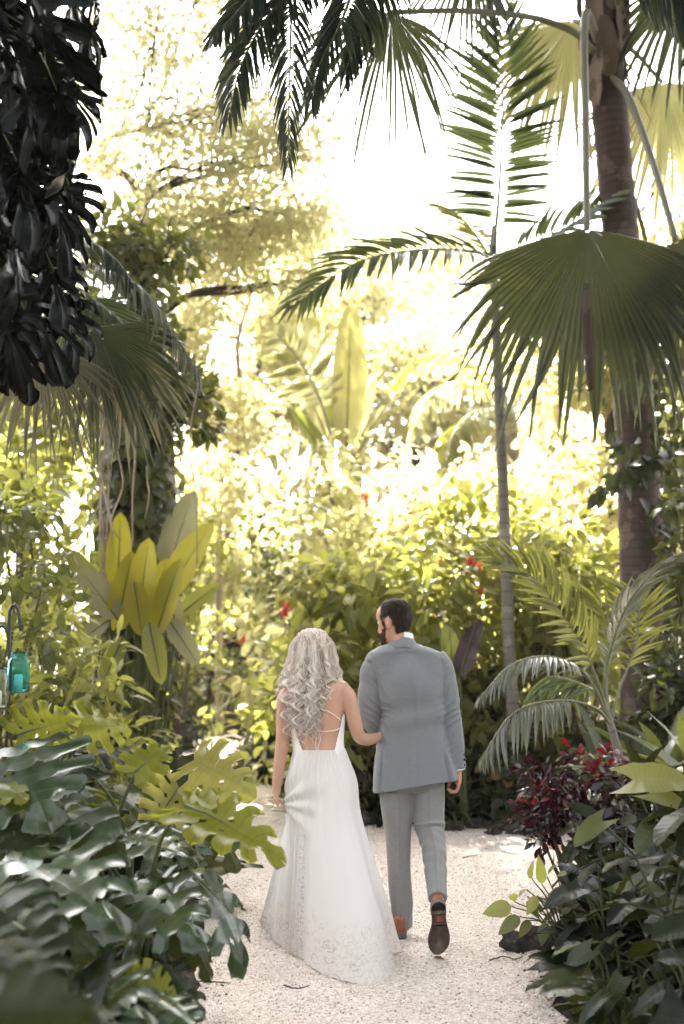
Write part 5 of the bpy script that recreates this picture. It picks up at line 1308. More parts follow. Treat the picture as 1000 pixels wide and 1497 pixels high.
def sleeve(rows, n=64, side=1, fr=26, amp=.004):
    p = spline(np.array(zl(rows)), n)
    r = p[:, 3] * (1 + .45 * amp / .05 * np.sin(np.linspace(0, fr, n) + .6 * np.sin(np.linspace(0, 9, n))))
    tube(mb, p[:, :3] + np.stack([.002 * np.sin(np.linspace(0, fr * .8, n)), 0 * r, 0 * r], 1), r, 26)
sleeve([(684, 258, YM, .072), (716, 300, YM, .068), (729, 360, YM, .064), (738, 420, YM, .061), (749, 490, YM, .058), (758, 560, YM, .055), (766, 620, YM + .005, .050), (770, 657, YM + .005, .047)], amp=.0022)
sleeve([(486, 256, YM, .072), (462, 300, YM, .068), (452, 360, YM, .066), (450, 430, YM, .064), (456, 482, YM + .03, .061), (478, 503, YM + .09, .057), (500, 500, YM + .16, .052), (530, 486, YM + .25, .046)], fr=40, amp=.0034)
for sx, zx in ((-1, 446), (1, 718)):
    ellipsoid(mb, ZP(zx - sx * 2 + (14 if sx < 0 else -14), 258, YM), (.044, .080, .034), nu=20, nv=14)
jacket = mb.build('jacket', SUIT, root_m); remesh(jacket, .0046, 4, .5)
v = coords(jacket.data)     # crisp long wrinkles in the cloth
ra = np.random.default_rng(4)
org = parent_loc(root_m)
wv = np.zeros(len(v)); w = v + org
eL, eR = ZP(470, 470, YM - .05), ZP(748, 470, YM - .05)
for e, sg_ in ((eL, 1), (eR, -1)):
    d = np.linalg.norm((w - e) * [1.6, .8, .55], axis=1)
    q_ = (w[:, 2] - e[2]) * 62 + sg_ * (w[:, 0] - e[0]) * 52 + 1.3 * np.sin(w[:, 2] * 27 + w[:, 1] * 22); wv += .013 * ((1 - np.abs(np.sin(q_)))**2.2 - .25) * np.exp(-(d / .10)**2)
me = jacket.data
nn_ = np.empty(len(me.vertices) * 3, np.float32); me.vertices.foreach_get('normal', nn_); nn_ = nn_.reshape(-1, 3)
set_coords(me, v + nn_ * wv[:, None])
# collar of the jacket and of the shirt: bands that follow the neck
def band(root, name, mat, zy0, zy1, x0, x1, Y, hd, th0, th1, off=.0, thick=.006, drop=.0):
    mb = MB(); m = 60; out = []
    a = np.linspace(th0, th1, m)
    for zy, grow in ((zy1, 0.0), ((zy0 + zy1) / 2, .35), (zy0, .1)):
        r = row(zy, x0, x1, Y, hd, 4)
        cx = (ZP(x0, zy, Y)[0] + ZP(x1, zy, Y)[0]) / 2; rx = (ZP(x1, zy, Y)[0] - ZP(x0, zy, Y)[0]) / 2
        g = (zy - zy0) / (zy1 - zy0)
        out.append(np.stack([cx + (rx + off * g) * np.cos(a), Y + (hd + off * g) * np.sin(a), ZP(x0, zy, Y)[2] + drop * np.cos(a - 1.5 * np.pi)**2 * 0 - drop * (1 - np.cos(a - 1.5 * np.pi)) * .5], 1))
    out = np.array(out)
    c = out.mean((0, 1)); inn = out + nrm((c - out) * [1, 1, 0]) * thick
    rings(mb, np.concatenate([out, inn[::-1], out[:1]], 0), False, closed=False)
    return mb.build(name, mat, root)
band(root_m, 'shirt_collar', SHIRT, 160, 198, 521, 608, YM + .0, .074, np.pi * .85, np.pi * 2.15, .006, .005, .03)
band(root_m, 'collar', SUIT, 178, 214, 515, 616, YM + .0, .082, np.pi * .8, np.pi * 2.2, .022, .008, .05)
mb = MB(); c = spline(np.array(zl([(769.5, 648, YM + .006, .044), (771, 662, YM + .006, .0425)])), 6); tube(mb, c[:, :3], c[:, 3], 24); mb.build('shirt_cuff', SHIRT, root_m)
for k in range(3):
    mb = MB(); ellipsoid(mb, ZP(796.5, 606 + 19 * k, YM - .022), (.006, .008, .008), nu=12, nv=8); mb.build('button', BLACK, root_m)

# trousers
mb = MB()
pv = dens([(650, 500, 735, YM, .112), (690, 488, 724, YM, .115), (715, 488, 722, YM, .112), (738, 520, 700, YM, .08)], 14)
rings(mb, [row(*r, 72, .75) for r in pv])
def trouser(rows, n, wr):
    p = spline(np.array(zl(rows)), n); t = nrm(np.gradient(p[:, :3], axis=0)); th = np.linspace(0, 2 * np.pi, 48, endpoint=False)
    u = nrm(np.array([0, 1.0, 0]) - t[:, 1:2] * t); s = np.cross(t, u)
    ss = np.linspace(0, 1, n)[:, None]
    r = p[:, 3:4] * (1 + wr(ss, th[None])) + .010 * np.exp(-(((th[None] - 1.5 * np.pi + np.pi) % (2 * np.pi) - np.pi) / .09)**2)
    rings(mb, p[:, None, :3] + s[:, None] * (np.cos(th)[None] * r)[..., None] + u[:, None] * (np.sin(th)[None] * r * 1.06)[..., None])
trouser([(548, 725, 5.735, .100), (551, 790, 5.75, .092), (552, 850, 5.765, .081), (554, 910, 5.775, .072), (556, 1000, 5.775, .067), (561, 1090, 5.765, .065), (568, 1170, 5.755, .058), (573, 1237, 5.75, .052)], 90,
        lambda s, t: .05 * np.sin(t * 2 + s * 9) * np.exp(-((s - .75) / .2)**2) + .045 * np.sin(t * 3 + s * 26) * np.exp(-((s - .86) / .1)**2) + .035 * np.sin(t * 2 + 5 * s) * np.exp(-((s - .15) / .15)**2))
trouser([(664, 720, 5.73, .092), (665, 780, 5.735, .090), (666, 830, 5.735, .086), (668, 862, 5.725, .085), (671, 882, 5.715, .080), (676, 905, 5.69, .074), (684, 950, 5.62, .066), (689, 1010, 5.53, .061), (693, 1070, 5.44, .055), (698, 1134, 5.345, .049)], 150,
        lambda s, t: .13 * np.sin(s * 100 + .9 * np.sin(t + .5)) * np.exp(-((s - .36) / .055)**2) + .045 * np.sin(s * 46 + 2.2 * t) * np.exp(-((s - .72) / .2)**2) + .03 * np.sin(s * 85 - 2 * t + 1) * np.exp(-((s - .62) / .25)**2))
tro = mb.build('trousers', TROUSER, root_m); remesh(tro, .0052, 4, .5)

# shoes
def shoe(root, heel, toe, upn, W=1.0, label=None):
    heel, toe = np.asarray(heel, float), np.asarray(toe, float)
    F = frames((toe - heel)[None], np.asarray(upn, float)[None])[0]; L = np.linalg.norm(toe - heel)
    T = lambda p: heel + np.asarray(p) @ F.T
    t = np.array([0, .02, .07, .15, .25, .35, .48, .6, .7, .8, .88, .95, .985, 1.0])
    w = np.array([.004, .018, .029, .033, .032, .030, .034, .042, .046, .045, .039, .027, .016, .004]) * W
    cx = np.array([0, 0, 0, 0, .001, .003, .005, .004, .002, 0, -.002, -.005, -.007, -.008])
    h = np.array([.060, .070, .078, .082, .082, .080, .070, .058, .050, .043, .038, .031, .026, .02])
    q = spline(np.stack([t, w, cx, h], 1), 40); t, w, cx, h = q.T
    a = np.linspace(0, np.pi, 15)
    mb = MB()
    up_ = np.stack([cx[:, None] + w[:, None] * 1.02 * np.sign(np.cos(a)) * np.abs(np.cos(a))**.7, (t * L)[:, None] + 0 * a, .012 + h[:, None] * np.sin(a)**.8], -1)
    rings(mb, T(np.concatenate([up_, up_[:, :1] * [1, 1, 0] + [0, 0, .012]], 1).reshape(-1, 3)).reshape(40, 16, 3))
    so = tag(mb.build('shoe', BROWN, root), label)
    b = np.linspace(0, 2 * np.pi, 20, endpoint=False)
    def plate(name, s0, s1, z0, z1, mat, grow=1.07):
        k = (t >= s0) & (t <= s1); tt_, ww, cc = t[k], w[k] * grow, cx[k]
        o = np.vstack([np.stack([cc + ww, tt_ * L], 1), np.stack([cc - ww, tt_ * L], 1)[::-1]])
        mb = MB()
        stack = []
        for z, g in ((z0, .97), (z0 + .0008, 1), (z1 - .0008, 1), (z1, .985)):
            c_ = o.mean(0); stack.append(np.column_stack([(o - c_) * g + c_, np.full(len(o), z)]))
        V = np.array(stack)
        V = T(V.reshape(-1, 3)).reshape(V.shape)
        m_ = V.shape[1]; mb2 = MB(); rings(mb2, V, False)
        VV, Q, _, A = mb2.arrays(); half = m_ // 2
        tri = []
        for base in (0, 3 * m_):
            for i in range(half - 1): tri.append([base + i, base + i + 1, base + m_ - 2 - i, base + m_ - 1 - i])
        mb.add(VV, np.vstack([Q, tri]), None, A); mb.build(name, mat, so)
    plate('welt', 0, 1, .004, .013, RUBBER2, 1.12)
    plate('sole', .40, 1, .0, .0045, SOLE, 1.08); plate('sole_waist', .25, .46, .0008, .0042, SHANK, .86)
    plate('heel', 0, .265, -.020, .0038, RUBBER2, 1.06); plate('heel_cap', 0, .17, -.027, -.0195, RUBBER, 1.05)
    return so
lh = G(588, 1374)
shoe(root_m, (lh[0], lh[1], .027), (lh[0] - .075, lh[1] + .285, .027), (0, 0, 1), 1.05)
tip = ZP(703, 1337, 5.335); hl_ = ZP(700, 1136, 5.265)
shoe(root_m, hl_, tip, (0, 1, -.05), 1.08, label='tan shoe with its worn sole turned to the viewer')

# ---------------------------------------------------------------- the woman
YW = 5.50
HW = P(456, 955, 5.50); RW = rotm(R_(16), R_(-8), R_(3))
root_w = thing('person', 'woman with long wavy platinum hair and open-backed white lace wedding dress', 'person', (-.14, YW, 0))
mb = MB()
add_head(mb, HW, RW, .97)
limb_m(mb, [(*(HW + [.0, -.01, -.05]), .047), (*(HW + [.002, -.005, -.11]), .046), (*(HW + [.004, .0, -.16]), .052), (*(HW + [.004, .01, -.21]), .07)])
TW = [(318, 205, 290, YW, .055), (334, 160, 346, YW, .070), (352, 140, 372, YW, .084), (400, 152, 358, YW, .098), (450, 164, 354, YW, .100), (500, 168, 354, YW, .094), (550, 172, 352, YW, .088), (590, 176, 354, YW, .092), (650, 172, 356, YW, .095), (720, 176, 356, YW, .098), (780, 180, 350, YW, .085)]
tw = dens(TW, 60)
rg = np.array([row(*r, 96, .9) for r in tw]); th = np.linspace(0, 2 * np.pi, 96, endpoint=False)
t0 = np.linspace(0, 1, 60)[:, None]
dsp = -.012 * np.exp(-(((th - 1.5 * np.pi) / .16)**2))[None] * np.exp(-((t0 - .42) / .25)**2) + .010 * (np.exp(-(((th - 1.5 * np.pi - .62) / .3)**2)) + np.exp(-(((th - 1.5 * np.pi + .62) / .3)**2)))[None] * np.exp(-((t0 - .27) / .1)**2)
cen = rg.mean(1, keepdims=True); rg = rg + nrm(rg - cen) * dsp[..., None]
rings(mb, rg)
aR = [(350, 374, YW, .047), (372, 400, YW, .047), (386, 450, YW, .041), (398, 500, YW + .005, .039), (412, 540, YW + .03, .036), (440, 552, YW + .08, .033), (470, 547, YW + .14, .028), (498, 538, YW + .2, .024)]
limb_m(mb, zl(aR), 20, 50)
wr_ = ZP(498, 538, YW + .2)
q = spline([(*wr_, .024, .018), (*(wr_ + [.04, .03, .01]), .032, .015), (*(wr_ + [.075, .05, .02]), .033, .012)], 10); tube(mb, q[:, :3], q[:, 3:5], 12)
for k in range(4):
    a0 = wr_ + np.array([.07 + .004 * k, .065 - .018 * k, .02]); finger(mb, [a0, a0 + [.028, .008, .0], a0 + [.045, .012, -.012], a0 + [.05, .012, -.028]], .0078, .006)
finger(mb, [wr_ + [.02, .05, .012], wr_ + [.045, .07, .012], wr_ + [.07, .08, .004]], .0095, .007)
aL = [(160, 378, YW, .048), (143, 405, YW, .046), (137, 460, YW, .040), (134, 520, YW, .038), (130, 575, YW, .036), (124, 620, YW, .034), (116, 680, YW, .029), (110, 730, YW, .024), (108, 752, YW, .023)]
limb_m(mb, zl(aL), 20, 50)
q = spline([(*ZP(108, 748, YW), .016, .024), (*ZP(108, 765, YW), .016, .032), (*ZP(112, 782, YW), .014, .033)], 10); tube(mb, q[:, :3], q[:, 3:5], 12, up=(0, 1, .05))
for k in range(4):
    Y = YW - .028 + .018 * k
    finger(mb, [ZP(111, 778, Y), ZP(114, 793, Y), ZP(123, 803, Y), ZP(134, 800, Y), ZP(137, 791, Y)], .0078, .0062)
finger(mb, [ZP(112, 762, YW + .025), ZP(124, 772, YW + .035), ZP(134, 786, YW + .025)], .0095, .007)
for sx in (232, 295):
    limb_m(mb, [(*ZP(sx, 740, YW), .068), (*ZP(sx + 8, 900, YW + .01), .07), (*ZP(sx + 10, 1030, YW), .05), (*ZP(sx + 8, 1120, YW - .01), .048), (*ZP(sx + 8, 1250, YW), .033), (ZP(sx + 8, 1250, YW)[0], YW, .07, .036), (ZP(sx + 8, 1250, YW)[0], YW + .08, .045, .036), (ZP(sx + 8, 1250, YW)[0], YW + .17, .03, .028)])
bw = mb.build('body', SKIN_W, root_w); remesh(bw, .0045, 9)
eyes(root_w, HW, RW, .97)

# dress
def dress_mat():
    m, nt, out = newmat('ivory_lace_cloth')
    u, v, r = luv(nt)
    cx_ = nt.nodes.new('ShaderNodeCombineXYZ'); nt.links.new(math_(nt, 'MULTIPLY', v, 30.0), cx_.inputs[0]); nt.links.new(math_(nt, 'MULTIPLY', u, 13.0), cx_.inputs[1])
    vo = nt.nodes.new('ShaderNodeTexVoronoi'); vo.inputs['Scale'].default_value = 1.0; vo.inputs['Randomness'].default_value = .75; nt.links.new(cx_.outputs[0], vo.inputs['Vector'])
    arcs = math_(nt, 'SINE', math_(nt, 'MULTIPLY', vo.outputs['Distance'], 46.0))
    v2 = nt.nodes.new('ShaderNodeTexVoronoi'); v2.inputs['Scale'].default_value = 3.6; v2.feature = 'DISTANCE_TO_EDGE'; nt.links.new(cx_.outputs[0], v2.inputs['Vector'])
    fine = noise(nt, 1.6, 3, cx_.outputs[0])
    zone = math_(nt, 'MULTIPLY', math_(nt, 'ADD', math_(nt, 'SUBTRACT', u, .75), math_(nt, 'MULTIPLY', math_(nt, 'SUBTRACT', fine, .5), .25)), 9.0, True)
    cell = math_(nt, 'LESS_THAN', vo.outputs['Distance'], .42)
    hole = math_(nt, 'MULTIPLY', math_(nt, 'MULTIPLY', math_(nt, 'GREATER_THAN', arcs, .25), math_(nt, 'GREATER_THAN', v2.outputs['Distance'], .07)), math_(nt, 'MULTIPLY', zone, cell))
    # lace insert running down one side panel and small motifs on the skirt
    pan = math_(nt, 'MULTIPLY', math_(nt, 'LESS_THAN', math_(nt, 'ABSOLUTE', math_(nt, 'SUBTRACT', v, math_(nt, 'ADD', .655, math_(nt, 'MULTIPLY', u, .02)))), .02), math_(nt, 'GREATER_THAN', u, .42))
    c3 = nt.nodes.new('ShaderNodeCombineXYZ'); nt.links.new(math_(nt, 'MULTIPLY', v, 260.0), c3.inputs[0]); nt.links.new(math_(nt, 'MULTIPLY', u, 110.0), c3.inputs[1])
    v4 = nt.nodes.new('ShaderNodeTexVoronoi'); v4.inputs['Scale'].default_value = 1.0; nt.links.new(c3.outputs[0], v4.inputs['Vector'])
    hole2 = math_(nt, 'MULTIPLY', math_(nt, 'GREATER_THAN', v4.outputs['Distance'], .62), math_(nt, 'ADD', math_(nt, 'MULTIPLY', pan, .8), math_(nt, 'MULTIPLY', zone, .35), True))
    hh = math_(nt, 'MAXIMUM', math_(nt, 'MULTIPLY', hole, .75), hole2)
    wv = noise(nt, 420, 2, objco(nt))
    col = mixc(nt, wv, (.72, .69, .67), (.80, .775, .755))
    col = mixc(nt, math_(nt, 'MULTIPLY', zone, .35), col, (.72, .65, .595))
    h = math_(nt, 'SUBTRACT', math_(nt, 'MULTIPLY', wv, .12), math_(nt, 'MULTIPLY', hh, 1.0))
    pr = principled(nt, col, .75, .25, bump(nt, h, .5, .004), **{'Sheen Weight': .2})
    tl = nt.nodes.new('ShaderNodeBsdfTranslucent'); tl.inputs[0].default_value = (.8, .76, .72, 1)
    mx = nt.nodes.new('ShaderNodeMixShader'); mx.inputs[0].default_value = .22; nt.links.new(pr.outputs[0], mx.inputs[1]); nt.links.new(tl.outputs[0], mx.inputs[2])
    tp = nt.nodes.new('ShaderNodeBsdfTransparent')
    m2 = nt.nodes.new('ShaderNodeMixShader'); nt.links.new(math_(nt, 'MULTIPLY', hh, .36), m2.inputs[0]); nt.links.new(mx.outputs[0], m2.inputs[1]); nt.links.new(tp.outputs[0], m2.inputs[2])
    nt.links.new(m2.outputs[0], out.inputs[0])
    return m
DRESS = dress_mat()
near = [(540, 1368), (542, 1392), (525, 1420), (490, 1440), (440, 1450), (385, 1443), (330, 1430), (280, 1412), (240, 1388), (205, 1358), (180, 1332), (155, 1312), (128, 1306), (102, 1293), (84, 1268), (74, 1240)]
hem = [G(360 + a / 2.4944, 860 + b / 2.495)[:2] for a, b in near]
hem += [(-.46, 6.0), (-.34, 6.1), (-.15, 6.12), (.05, 5.98), (.18, 5.78), (.25, 5.52)]
hem = np.array(hem)
zw = ZP(266, 588, YW)[2]
wl_, wr2 = ZP(174, 588, YW), ZP(357, 588, YW)
C0 = np.array([(wl_[0] + wr2[0]) / 2 - .01, YW])
hs_ = spline(np.vstack([hem, hem[:1]]), 800)
ha = np.unwrap(np.arctan2(hs_[:, 1] - C0[1], hs_[:, 0] - C0[0]))
NA, NZ = 420, 130
th = np.linspace(0, 2 * np.pi, NA, endpoint=False)
am = ha % (2 * np.pi); o_ = np.argsort(am)
hr = np.interp(th, np.concatenate([am[o_] - 2 * np.pi, am[o_], am[o_] + 2 * np.pi]), np.tile(np.linalg.norm(hs_ - C0, axis=1)[o_], 3))
hempt = C0 + hr[:, None] * np.stack([np.cos(th), np.sin(th)], 1)
wpt = np.array([(wl_[0] + wr2[0]) / 2, YW]) + np.stack([(wr2[0] - wl_[0]) / 2 * np.cos(th), .098 * np.sin(th)], 1)
tz = np.linspace(0, 1, NZ)
pexp = 1.0 + .42 * np.clip(-np.sin(th), 0, 1)**1.5
s = tz[:, None]**pexp[None]
hip = .020 * np.exp(-((tz[:, None] - .16) / .11)**2) * (1 + .3 * np.cos(2 * th)[None])
xy = wpt[None] * (1 - s[..., None]) + hempt[None] * s[..., None]
od = nrm(xy - C0)
ra = np.random.default_rng(8)
pl = np.zeros((NZ, NA))
for k in range(24):     # pleats: sharp ridges with a drift of their own
    a0 = k / 34 * 2 * np.pi + ra.normal(0, .07); dr_ = ra.normal(0, .05); wd = ra.uniform(.03, .13); am_ = ra.uniform(.3, 1.0)
    dd = np.abs((th[None] - a0 - dr_ * tz[:, None] + np.pi) % (2 * np.pi) - np.pi)
    pl += am_ * np.exp(-(dd / wd)**1.6)
pl = (pl - pl.mean()) * (.004 + .034 * np.clip(tz[:, None], 0, 1)**.9)
for k in range(60):     # fine gathers at the waist
    a0 = k / 60 * 2 * np.pi + ra.normal(0, .02); dd = np.abs((th[None] - a0 + np.pi) % (2 * np.pi) - np.pi)
    pl += .0035 * np.exp(-(dd / .03)**2) * np.exp(-tz[:, None] / .35)
for k in range(9):      # a few broad falls of cloth with a drift of their own
    a0 = ra.uniform(np.pi * .95, np.pi * 2.05); dd = (th[None] - a0 - ra.normal(0, .18) * tz[:, None] + np.pi) % (2 * np.pi) - np.pi
    pl += ra.uniform(.012, .028) * np.exp(-(dd / ra.uniform(.06, .16))**2) * np.clip((tz[:, None] - ra.uniform(.1, .45)) / .5, 0, 1)
fa = math.atan2(*(G(360 + 168 / 2.4944, 860 + 1322 / 2.495)[:2] - C0)[::-1]) % (2 * np.pi)
dd = (th[None] - fa + .16 * (1 - tz[:, None]) + np.pi) % (2 * np.pi) - np.pi      # the train laps over the far panel
lap = np.clip((tz[:, None] - .22) / .5, 0, 1)
pl += lap * (.045 * np.exp(-((dd - .10) / .09)**2) - .075 * np.exp(-((dd + .04) / .055)**2))
xy = xy + od * (hip + pl)[..., None]
z = zw * (1 - tz)[:, None] + .006 + 0 * th[None]
z = z + .012 * np.sin(7 * th)[None] * np.clip((tz[:, None] - .9) / .1, 0, 1) * 0 + np.clip(pl, -.01, .02) * (tz[:, None] > .93) * .4
sk = np.concatenate([xy, z[..., None]], -1)
Hh = ZP(116, 792, YW - .03)      # cloth gathered up in her hand
d = np.linalg.norm((sk - Hh) * [1, .8, .8], axis=2); wgt = .82 * np.exp(-(d / .085)**2)
sk = sk + (Hh - sk) * wgt[..., None]
vec = sk - Hh; an = np.arctan2(vec[..., 2], vec[..., 0])
od3 = np.concatenate([od, 0 * od[..., :1]], -1)
sk = sk + od3 * (.007 * np.sin(an * 11 + d * 9) * np.exp(-((d - .13) / .11)**2) * (sk[..., 1] < YW + .1))[..., None]
mb = MB(); rings(mb, sk, False)
hemr = sk[-1].copy(); inn = hemr + np.concatenate([(C0 - hemr[:, :2]) * .035, np.full((NA, 1), .004)], 1)
dress = mb.build('dress', DRESS, root_w)
# bodice: open at the back, climbing to the underarms and the front neckline
twi = dens(TW, 240); nb = 40
rows_ = []
for v_ in np.linspace(0, 1, nb):
    pts = []
    for a in th[::3]:
        bk = abs((a - 1.5 * np.pi + np.pi) % (2 * np.pi) - np.pi)     # 0 at the spine
        f = np.clip((bk - .40) / .9, 0, 1); f = f * f * (3 - 2 * f)
        top_zy = 607 - 150 * f + .8 * np.sin(a * 46) * (1 if bk < 1.6 else 0) - (30 * np.clip((bk - 1.6) / .8, 0, 1))
        zy = 612 + (top_zy - 612) * v_
        i = np.argmin(np.abs(twi[:, 0] - zy)); r = twi[i]
        A_, B_ = ZP(r[1], zy, YW), ZP(r[2], zy, YW)
        c, s_ = math.cos(a), math.sin(a)
        g = .0065 + (.03 * max(0, math.sin(a)) * math.exp(-((zy - 480) / 45)**2))
        pts.append(((A_[0] + B_[0]) / 2 + ((B_[0] - A_[0]) / 2 + g) * math.copysign(abs(c)**.9, c), YW + (r[4] + g) * math.copysign(abs(s_)**.9, s_), A_[2]))
    rows_.append(pts)
mb = MB(); rings(mb, rows_, False); mb.build('bodice', plain_mat('ivory_lace', (.80, .77, .745), .8, .2, .08, 200, .6), dress)
STRAP = plain_mat('ivory_strap', (.75, .66, .60), .7, .3, .05)
def backpt(zx, zy, off=.006):
    i = np.argmin(np.abs(twi[:, 0] - zy)); r = twi[i]
    A_, B_ = ZP(r[1], zy, YW), ZP(r[2], zy, YW); cx_ = (A_[0] + B_[0]) / 2; rx_ = (B_[0] - A_[0]) / 2
    yd = YW - r[4] - off
    x = ZP(zx, zy, yd)[0]; q = np.clip((x - cx_) / rx_, -.98, .98)
    return np.array([x, YW - (r[4] * (1 - abs(q)**2.2)**.5 + off), A_[2]])
for pts in ([(356, 500), (325, 513), (285, 517), (255, 510)], [(354, 488), (325, 462), (290, 440), (255, 415), (225, 385)], [(168, 520), (205, 490), (240, 455), (280, 415), (315, 365)], [(168, 540), (200, 530), (235, 520), (262, 517)]):
    mb = MB(); tube(mb, spline([backpt(*q) for q in pts], 24), .0028, 7); mb.build('strap', STRAP, dress)
for pts in ([(258, 512), (253, 560), (258, 600), (255, 604)], [(264, 514), (270, 545), (262, 575), (266, 606)]):
    mb = MB(); tube(mb, spline([backpt(*q, .01) for q in pts], 24), .0022, 6); mb.build('strap', STRAP, dress)

# hair
HAIR_W = hair_mat('platinum_hair', [(0, (.33, .24, .18)), (.25, (.60, .50, .42)), (.6, (.80, .715, .65)), (1, (.92, .85, .78))], .55, .15, .3)
hair_shell(root_w, 'hair', HW, RW, .97, .016, lambda x, y, z: (z > .052 - .15 * np.clip(.0 - y, 0, .06)) | (y < .01) & (z > -.1) | (z > .02) & (np.abs(x) > .06) & (y < .06), HAIR_W, 5, 900, .05, (0, -1, -.6))
hair = [c for c in root_w.children if c.name.startswith('hair')][0]
hb = MB()
zs = np.array([235, 265, 290, 340, 400, 450, 500, 540, 575, 615]); xl = np.array([163, 158, 150, 138, 128, 126, 128, 138, 160, 185]); xr = np.array([318, 326, 332, 338, 318, 312, 306, 300, 284, 270])
ra = np.random.default_rng(21)
def lockpath(f, layer, end, amp, ph, lam, n=72):
    zy = np.concatenate([[166, 185, 210], np.linspace(235, end, 9)])
    c = (np.interp(zy, zs, xl) + np.interp(zy, zs, xr)) / 2; hw = (np.interp(zy, zs, xr) - np.interp(zy, zs, xl)) / 2
    fx = f * np.array([.40, .72, .93] + [1] * 9)
    fx = fx * np.concatenate([np.ones(6), np.linspace(1, 1 + ra.normal(0, .07), 6)])
    zx = c + hw * np.clip(fx, -1.06, 1.06)
    yb = np.interp(zy, [160, 185, 210, 240, 300, 345, 400, 500, 620], [-.02, -.075, -.098, -.112, -.118, -.130, -.142, -.134, -.122])
    y = YW + yb + .135 * np.abs(fx)**2.2 + layer * .06
    p = spline(np.array([ZP(a, b, q) for a, b, q in zip(zx, zy, y)]), n)
    L = np.concatenate([[0], np.cumsum(np.linalg.norm(np.diff(p, axis=0), axis=1))])
    g = np.clip((L - .13) / .14, 0, 1)
    w = 2 * np.pi * L / lam + ph
    p[:, 0] += amp * g * np.sin(w); p[:, 1] += ra.choice([-1, 1]) * amp * .6 * g * np.cos(w)
    return p, g
for k in range(78):
    f = -1.05 + 2.1 * ((k * .618 + ra.normal(0, .01)) % 1); layer = ra.uniform(-.25, 1)
    p, g = lockpath(f, layer, ra.uniform(440, 570) + 30 * (1 - abs(f + .1)) * ra.random(), ra.uniform(.010, .023), ra.uniform(0, 6.28), ra.uniform(.062, .1))
    n = len(p); t = np.linspace(0, 1, n); tone = np.clip(ra.normal(.52, .27), .03, 1)
    wid = np.interp(t, [0, .25, .6, .9, 1], [.020, .013, .011, .007, .003])
    for q in range(15):
        a = ra.uniform(0, 6.28); rr = math.sqrt(ra.random()); tw = ra.uniform(-1.2, 1.2)
        an = a + tw * t * 3
        e = p + np.stack([np.cos(an) * rr * wid, np.sin(an) * rr * wid * .75, 0 * t], 1)
        m = int(n * ra.uniform(.82, 1.0))
        rad = ra.uniform(.0016, .0032) * np.clip((1 - t[:m] / t[m - 1]) * 5, .15, 1)
        tube(hb, e[:m], np.stack([rad, rad * .7], 1), 5, np.clip(tone + ra.normal(0, .16), 0, 1))
for k in range(260):
    p, g = lockpath(ra.uniform(-1.1, 1.1), ra.uniform(-.2, .6), ra.uniform(330, 605), ra.uniform(.008, .024), ra.uniform(0, 6.28), ra.uniform(.055, .1))
    t = np.linspace(0, 1, len(p))
    tube(hb, p + np.outer(t, ra.normal(0, .012, 3)), ra.uniform(.0007, .0013) * np.clip((1 - t) * 5, .2, 1), 4, np.clip(ra.normal(.7, .2), 0, 1))
hb.build('locks', HAIR_W, hair)
# beaded band round the back of the head
PEARL = plain_mat('pearl', (.72, .68, .66), .18, .8, .05)
mb = MB()
def headpt(zx, zy): 
    p = ZP(zx, zy, YW - .1); q = (p[0] - HW[0]) / .108
    return np.array([p[0], YW - .137 * math.sqrt(max(0.03, 1 - min(1, q * q))) - .004, p[2]])
bp = spline([headpt(*q) for q in [(163, 212), (172, 232), (182, 252), (192, 262), (206, 258), (226, 246), (250, 233), (272, 222), (296, 208), (315, 192)]], 200)
al = np.concatenate([[0], np.cumsum(np.linalg.norm(np.diff(bp, axis=0), axis=1))])
for sd in np.arange(0, al[-1], .0066):
    c = np.array([np.interp(sd, al, bp[:, i]) for i in range(3)]); ellipsoid(mb, c, (.0028,) * 3, nu=8, nv=6)
for q in [(188, 240), (186, 226), (188, 214), (196, 255), (192, 248)]: ellipsoid(mb, headpt(*q), (.0034,) * 3, nu=8, nv=6)
tag(mb.build('headband', PEARL, root_w), None)
# ---------------------------------------------------------------- hook, jars, twigs
IRON = plain_mat('black_iron', (.02, .02, .022), .45, .5, .3, 60, .3)
JY = 4.45
hk = thing('shepherd_hook', 'black iron double shepherd hook standing behind the monsteras', 'hook', at(14, JY))
mb = MB()
r_ = .0075
q = [at(13, JY) - [0, 0, .05], P(13.5, 1010, JY), P(13.5, 960, JY), P(13.5, 905, JY), P(16, 890, JY), P(21, 885, JY), P(26, 890, JY), P(28.5, 904, JY), P(29, 916, JY), P(31.5, 920.5, JY), P(33, 913, JY)]
tube(mb, spline(q, 90), r_, 10); mb.build('pole', IRON, hk)
mb = MB(); q = [P(13, 960, JY), P(11.5, 930, JY), P(8, 919, JY), P(3, 915, JY), P(-3, 920, JY), P(-6, 930, JY), P(-5, 944, JY), P(-2, 950, JY), P(1, 944, JY)]
tube(mb, spline(q, 60), r_ * .8, 10); mb.build('arm', IRON, hk)
def glass_mat(name, c, rough=.08):
    m, nt, out = newmat(name)
    co = objco(nt); n1 = noise(nt, 40, 4, co)
    col = mixc(nt, n1, c, tuple(min(1, x * 1.25 + .03) for x in c))
    p = principled(nt, col, rough, .6, bump(nt, n1, .25, .004)); p.inputs['Transmission Weight'].default_value = 1.0; p.inputs['IOR'].default_value = 1.3
    nt.links.new(p.outputs[0], out.inputs[0]); return m
